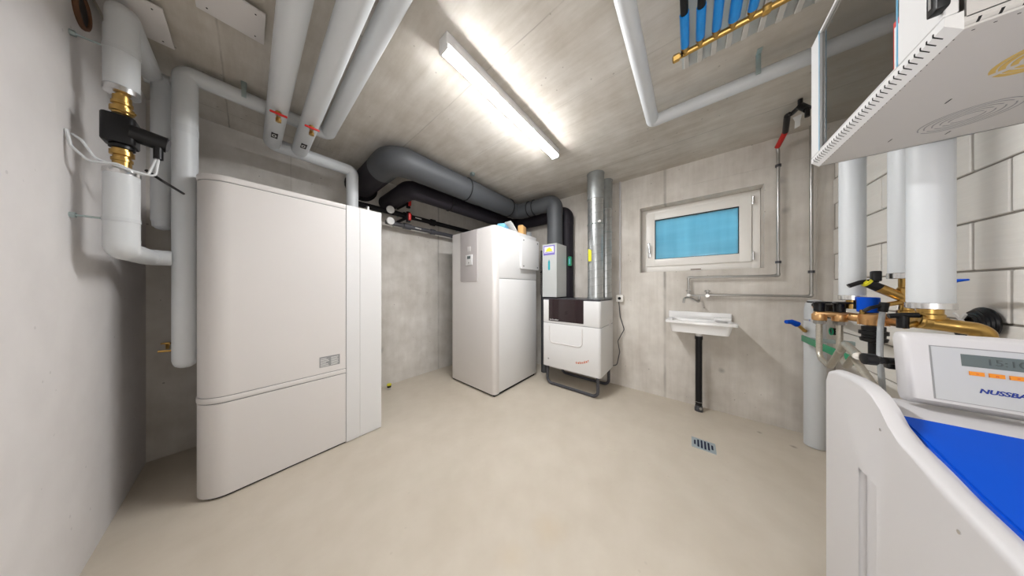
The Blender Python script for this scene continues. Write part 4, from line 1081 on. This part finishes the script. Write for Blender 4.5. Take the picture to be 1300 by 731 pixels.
# corrugated hoses from the valve station to the softener
def hose(lab, pts, r=.0135):
    path = fillet([Vector(p) for p in pts], .05, 8)
    dense = []
    for i in range(len(path) - 1):
        L_ = (path[i + 1] - path[i]).length; n = max(1, int(L_ / .006))
        for k in range(n): dense.append(path[i].lerp(path[i + 1], k / n))
    dense.append(path[-1])
    b = bmesh.new(); nseg = 12; rings = []
    t0 = (dense[1] - dense[0]).normalized(); u = t0.cross(Vector((1, 0, 0))).normalized()
    for i, p in enumerate(dense):
        tt = (dense[min(i + 1, len(dense) - 1)] - dense[max(i - 1, 0)]).normalized()
        u = (u - tt * u.dot(tt)).normalized(); w_ = tt.cross(u); rr = r * (1.08 if i % 2 else .93)
        rings.append([b.verts.new(p + (u * math.cos(k * 2 * math.pi / nseg) + w_ * math.sin(k * 2 * math.pi / nseg)) * rr) for k in range(nseg)])
    for i in range(len(rings) - 1):
        for k in range(nseg): b.faces.new((rings[i][k], rings[i][(k + 1) % nseg], rings[i + 1][(k + 1) % nseg], rings[i + 1][k]))
    b.faces.new(rings[0]); b.faces.new(rings[-1])
    bmesh.ops.recalc_face_normals(b, faces=b.faces)
    mb = MB(); mb._merge(b); o = mb.build('steel_hose', 'braid', smooth=60)
    tag(o, lab, 'hose')
hose('left of two corrugated steel hoses, looping from the left black knob to the black connector',
     [(VS, -.505, 1.02), (VS, -.505, .845), (1.72, -.50, .835), (1.48, -.455, .955), (1.35, -.425, 1.0), (1.205, -.402, .988)], .0105)
hose('right of two corrugated steel hoses, dropping from the second black knob towards the softener',
     [(VS, -.565, 1.02), (VS, -.565, .86), (1.74, -.55, .84), (1.50, -.49, .93), (1.36, -.48, .87), (1.252, -.49, .82)], .0105)

# insulated pipe two with its angled shut-off valve
t = thing('insulated_pipe', 'grey insulated riser with a yellow-marked angled brass valve, half hidden behind the thickest riser', 'pipe', (1.71, -.68, 1.09))
MB().cyl((1.71, -.68, 1.262), (1.71, -.68, H), .040, 28).build('pipe_section', 'jacket', t)
MB().lathe([(.0405, 0), (.042, .002), (.042, .022), (.0405, .024)], (1.71, -.68, 1.238), (0, 0, 1), 28).build('end_ring', 'alu', t)
MB().lathe([(.016, 0), (.022, 0), (.022, .018), (.017, .022), (.015, .05), (.019, .055), (.021, .11), (.017, .115), (.017, .150)], (1.71, -.68, 1.088), (0, 0, 1), 16).build('valve_body', 'brass', t, smooth=30)
va = Vector((1.71, -.68, 1.155)); vd = Vector((-.02, .80, .60)).normalized()
MB().cyl(va, va + vd * .075, .016, 14, r2=.018).build('valve_bonnet', 'brass', t)
MB().cyl(va + vd * .073, va + vd * .115, .017, 14).build('bonnet_grip', 'black', t)
MB().cyl(va + vd * .108, va + vd * .116, .0175, 14).build('yellow_ring', 'yellow', t)
MB().cyl(va + vd * .116, va + vd * .122, .010, 12).build('bonnet_tip', 'yellow', t)
hp = va + vd * .092
MB().box(-.012, .012, -.012, .012, 0, .045, .005, mat=Matrix.Translation(hp + Vector((.0, -.005, .018)))).build('handle', 'black', t)
MB().tube([hp + Vector((0, -.01, .022)), hp + Vector((0, .03, .016)), hp + Vector((0, .062, -.002))], .009, 10, R=.02).build('handle_lever', 'black', t)
MB().cyl(va + Vector((0, 0, -.01)), va + Vector((-.02, .055, -.025)), .009, 10).build('drain_cock', 'brass', t)
dk = va + Vector((-.02, .055, -.025))
MB().tube([dk, dk + Vector((-.005, .035, -.015)), dk + Vector((-.005, .05, -.03))], .007, 10, R=.01).build('drain_lever', 'black', t)
MB().cyl(dk + Vector((0, 0, 0.01)), dk + Vector((0, 0.005, -.03)), .012, 12).build('hose_clip', 'black', t)
ch = MB().tube([dk + Vector((0, .005, -.03)), dk + Vector((0, .01, -.10)), dk + Vector((-.08, .04, -.20)), dk + Vector((-.10, .03, -.60)), dk + Vector((-.12, .03, -1.10))], .008, 10, R=.06).build('clear_hose', 'clear')
tag(ch, 'cloudy clear plastic hose hanging from the angled brass valve', 'hose')

# insulated pipe three, the widest
t = thing('insulated_pipe', 'thickest-looking grey insulated riser, nearest by the block wall, ending in a brass elbow', 'pipe', (1.468, -.625, 1.08))
MB().cyl((1.468, -.625, 1.150), (1.468, -.625, H), .040, 32).build('pipe_section', 'jacket', t)
MB().lathe([(.0395, 0), (.0425, .002), (.0425, .020), (.040, .022)], (1.468, -.625, 1.129), (0, 0, 1), 32).build('end_ring', 'alu', t)
MB().lathe([(.022, 0), (.026, .004), (.026, .018), (.023, .022), (.023, .04)], (1.468, -.625, 1.092), (0, 0, 1), 20).build('union_nut', 'brass', t, smooth=30)
bo = MB().tube([(1.468, -.62, 1.10), (1.468, -.62, 1.083), (1.45, -.66, 1.076), (1.445, -.695, 1.070), (1.445, -.705, 1.0)], .021, 16, R=.02)
bo.torus((1.465, -.605, 1.088), (0, 1, .2), .021, .006); bo.cyl((1.468, -.60, 1.086), (1.468, -.65, 1.08), .024, 16)
bo.build('brass_elbow', 'brass', t)
MB().tube([(1.455, -.60, 1.107), (1.455, -.572, 1.105), (1.455, -.545, 1.100)], .009, 10).build('black_lever', 'black', t)
MB().cyl((1.455, -.572, 1.06), (1.455, -.572, 1.103), .012, 12).build('lever_stem', 'black', t)
MB().cyl((1.455, -.572, 1.066), (1.468, -.61, 1.082), .010, 12).build('side_branch', 'brass', t)

# blue lever cocks
pa = at(1200, 357, Y=-.735); pb = at(1229, 354.5, Y=-.735)
t = thing('blue_cock', 'small blue lever tap just right of the thickest grey riser', 'tap', pa)
MB().cyl(pa, (1.715, -.715, pa.z), .009, 10).build('tap_body', 'brass', t)
MB().tube([pa, pa.lerp(pb, .3), pa.lerp(pb, .55), pb], .012, 12, r2=.003).build('blue_lever', 'blue', t)
# large grey low riser at the right end of the far wall
gx, gy = 2.73, -.725
t = thing('insulated_pipe', 'grey insulated pipe standing on the floor in the far right corner', 'pipe', (gx, gy, 0))
MB().cyl((gx, gy, .004), (gx, gy, .95), .052, 28).build('pipe_section', 'jacket', t)
MB().cyl((gx, gy, .95), (gx, gy, .965), .053, 28).build('end_ring', 'alu', t)
MB().lathe([(.050, 0), (.050, .08), (.045, .12), (.030, .145), (.002, .15)], (gx, gy, .962), (0, 0, 1), 28).build('elbow_shell', 'jacket_tape', t)
MB().tube([(gx, gy, 1.06), (gx - .3, gy + .03, 1.06), (VS + .10, -.60, 1.05)], .02, 14, R=.05).build('link_pipe', 'bronze', t)
g1 = at(1021, 419, X=2.69); g0 = at(1012, 411, X=2.66); g2 = at(998, 408, X=2.62)
MB().cyl((gx, gy + .04, g1.z - .01), g1, .012, 12).build('cock_stub', 'brass', t)
MB().cyl(g1, g0, .011, 12).build('cock_body', 'brass', t)
MB().tube([g0, g0.lerp(g2, .5) + Vector((0, 0, .010)), g2], .022, 12, r2=.014).build('blue_lever', 'blue', t)
# green strap from the grey riser to the filter
gs = at(1019, 434, X=2.66); ge = at(1063, 439, X=2.15)
o = MB().box(-.35, .35, -.006, .006, -.022, .022, .003, mat=Matrix.Translation(((2.66 + 1.98) / 2, -.625, .92)) @ Matrix.Rotation(math.atan2(.05, -.68), 4, 'Z')).build('mounting_rail', 'green')
t = thing('mounting_rail', 'green steel rail behind the corrugated hoses beside the grey corner pipe', 'rail', (2.3, -.64, .80))
bpy.data.objects.remove(o)
MB().box(1.98, 2.66, -.655, -.645, .80, .845, .002).build('rail', 'green', t)
MB().box(2.02, 2.05, YR, -.655, .81, .835, .002).build('bracket', 'zinc', t); MB().box(2.60, 2.63, YR, -.655, .81, .835, .002).build('bracket', 'zinc', t)

# black cable coil with a white tie, hung on the wall behind the head
cc = at(1243, 409, Y=-.835)
t = thing('cable_coil', 'black cable coil with a white cable tie behind the control head', 'cable', cc)
for k in range(5): MB().torus((cc.x, -.842 + .007 * k, cc.z - .004 * k), (0, 1, .05 * k), .052 - .003 * k, .007, 24, 8).build('cable_loop', 'black', t)
MB().cyl((cc.x, -.850, cc.z), (cc.x, -.826, cc.z), .046, 20).build('coil_core', 'black', t)
MB().box(-.048, .048, -.003, .003, -.004, .004, mat=Matrix.Translation((cc.x, -.806, cc.z)) @ Matrix.Rotation(-.7, 4, 'Y')).build('white_tie', 'paper', t)
MB().box(-.03, .03, -.003, .003, -.004, .004, mat=Matrix.Translation((cc.x + .01, -.8065, cc.z + .008)) @ Matrix.Rotation(.9, 4, 'Y')).build('white_tie', 'paper', t)

# ------------------------------------------------------------------ groups of repeats
GR = {'insulated_pipe': 'grey insulated pipes', 'ceiling_board': 'white boards under the ceiling', 'steel_pipe': 'thin steel water pipes at the faucet',
      'air_duct': 'foam air ducts', 'spiral_duct': 'galvanised spiral ducts on the ventilation unit', 'shut_off_valve': 'red-handled valves by the back wall',
      'dark_pipe': 'thin dark pipes along the back wall', 'steel_hose': 'corrugated steel hoses of the softener'}
for o in COL.objects:
    base = o.name.split('.')[0]
    if o.parent is None and base in GR and 'label' in o: o['group'] = GR[base]
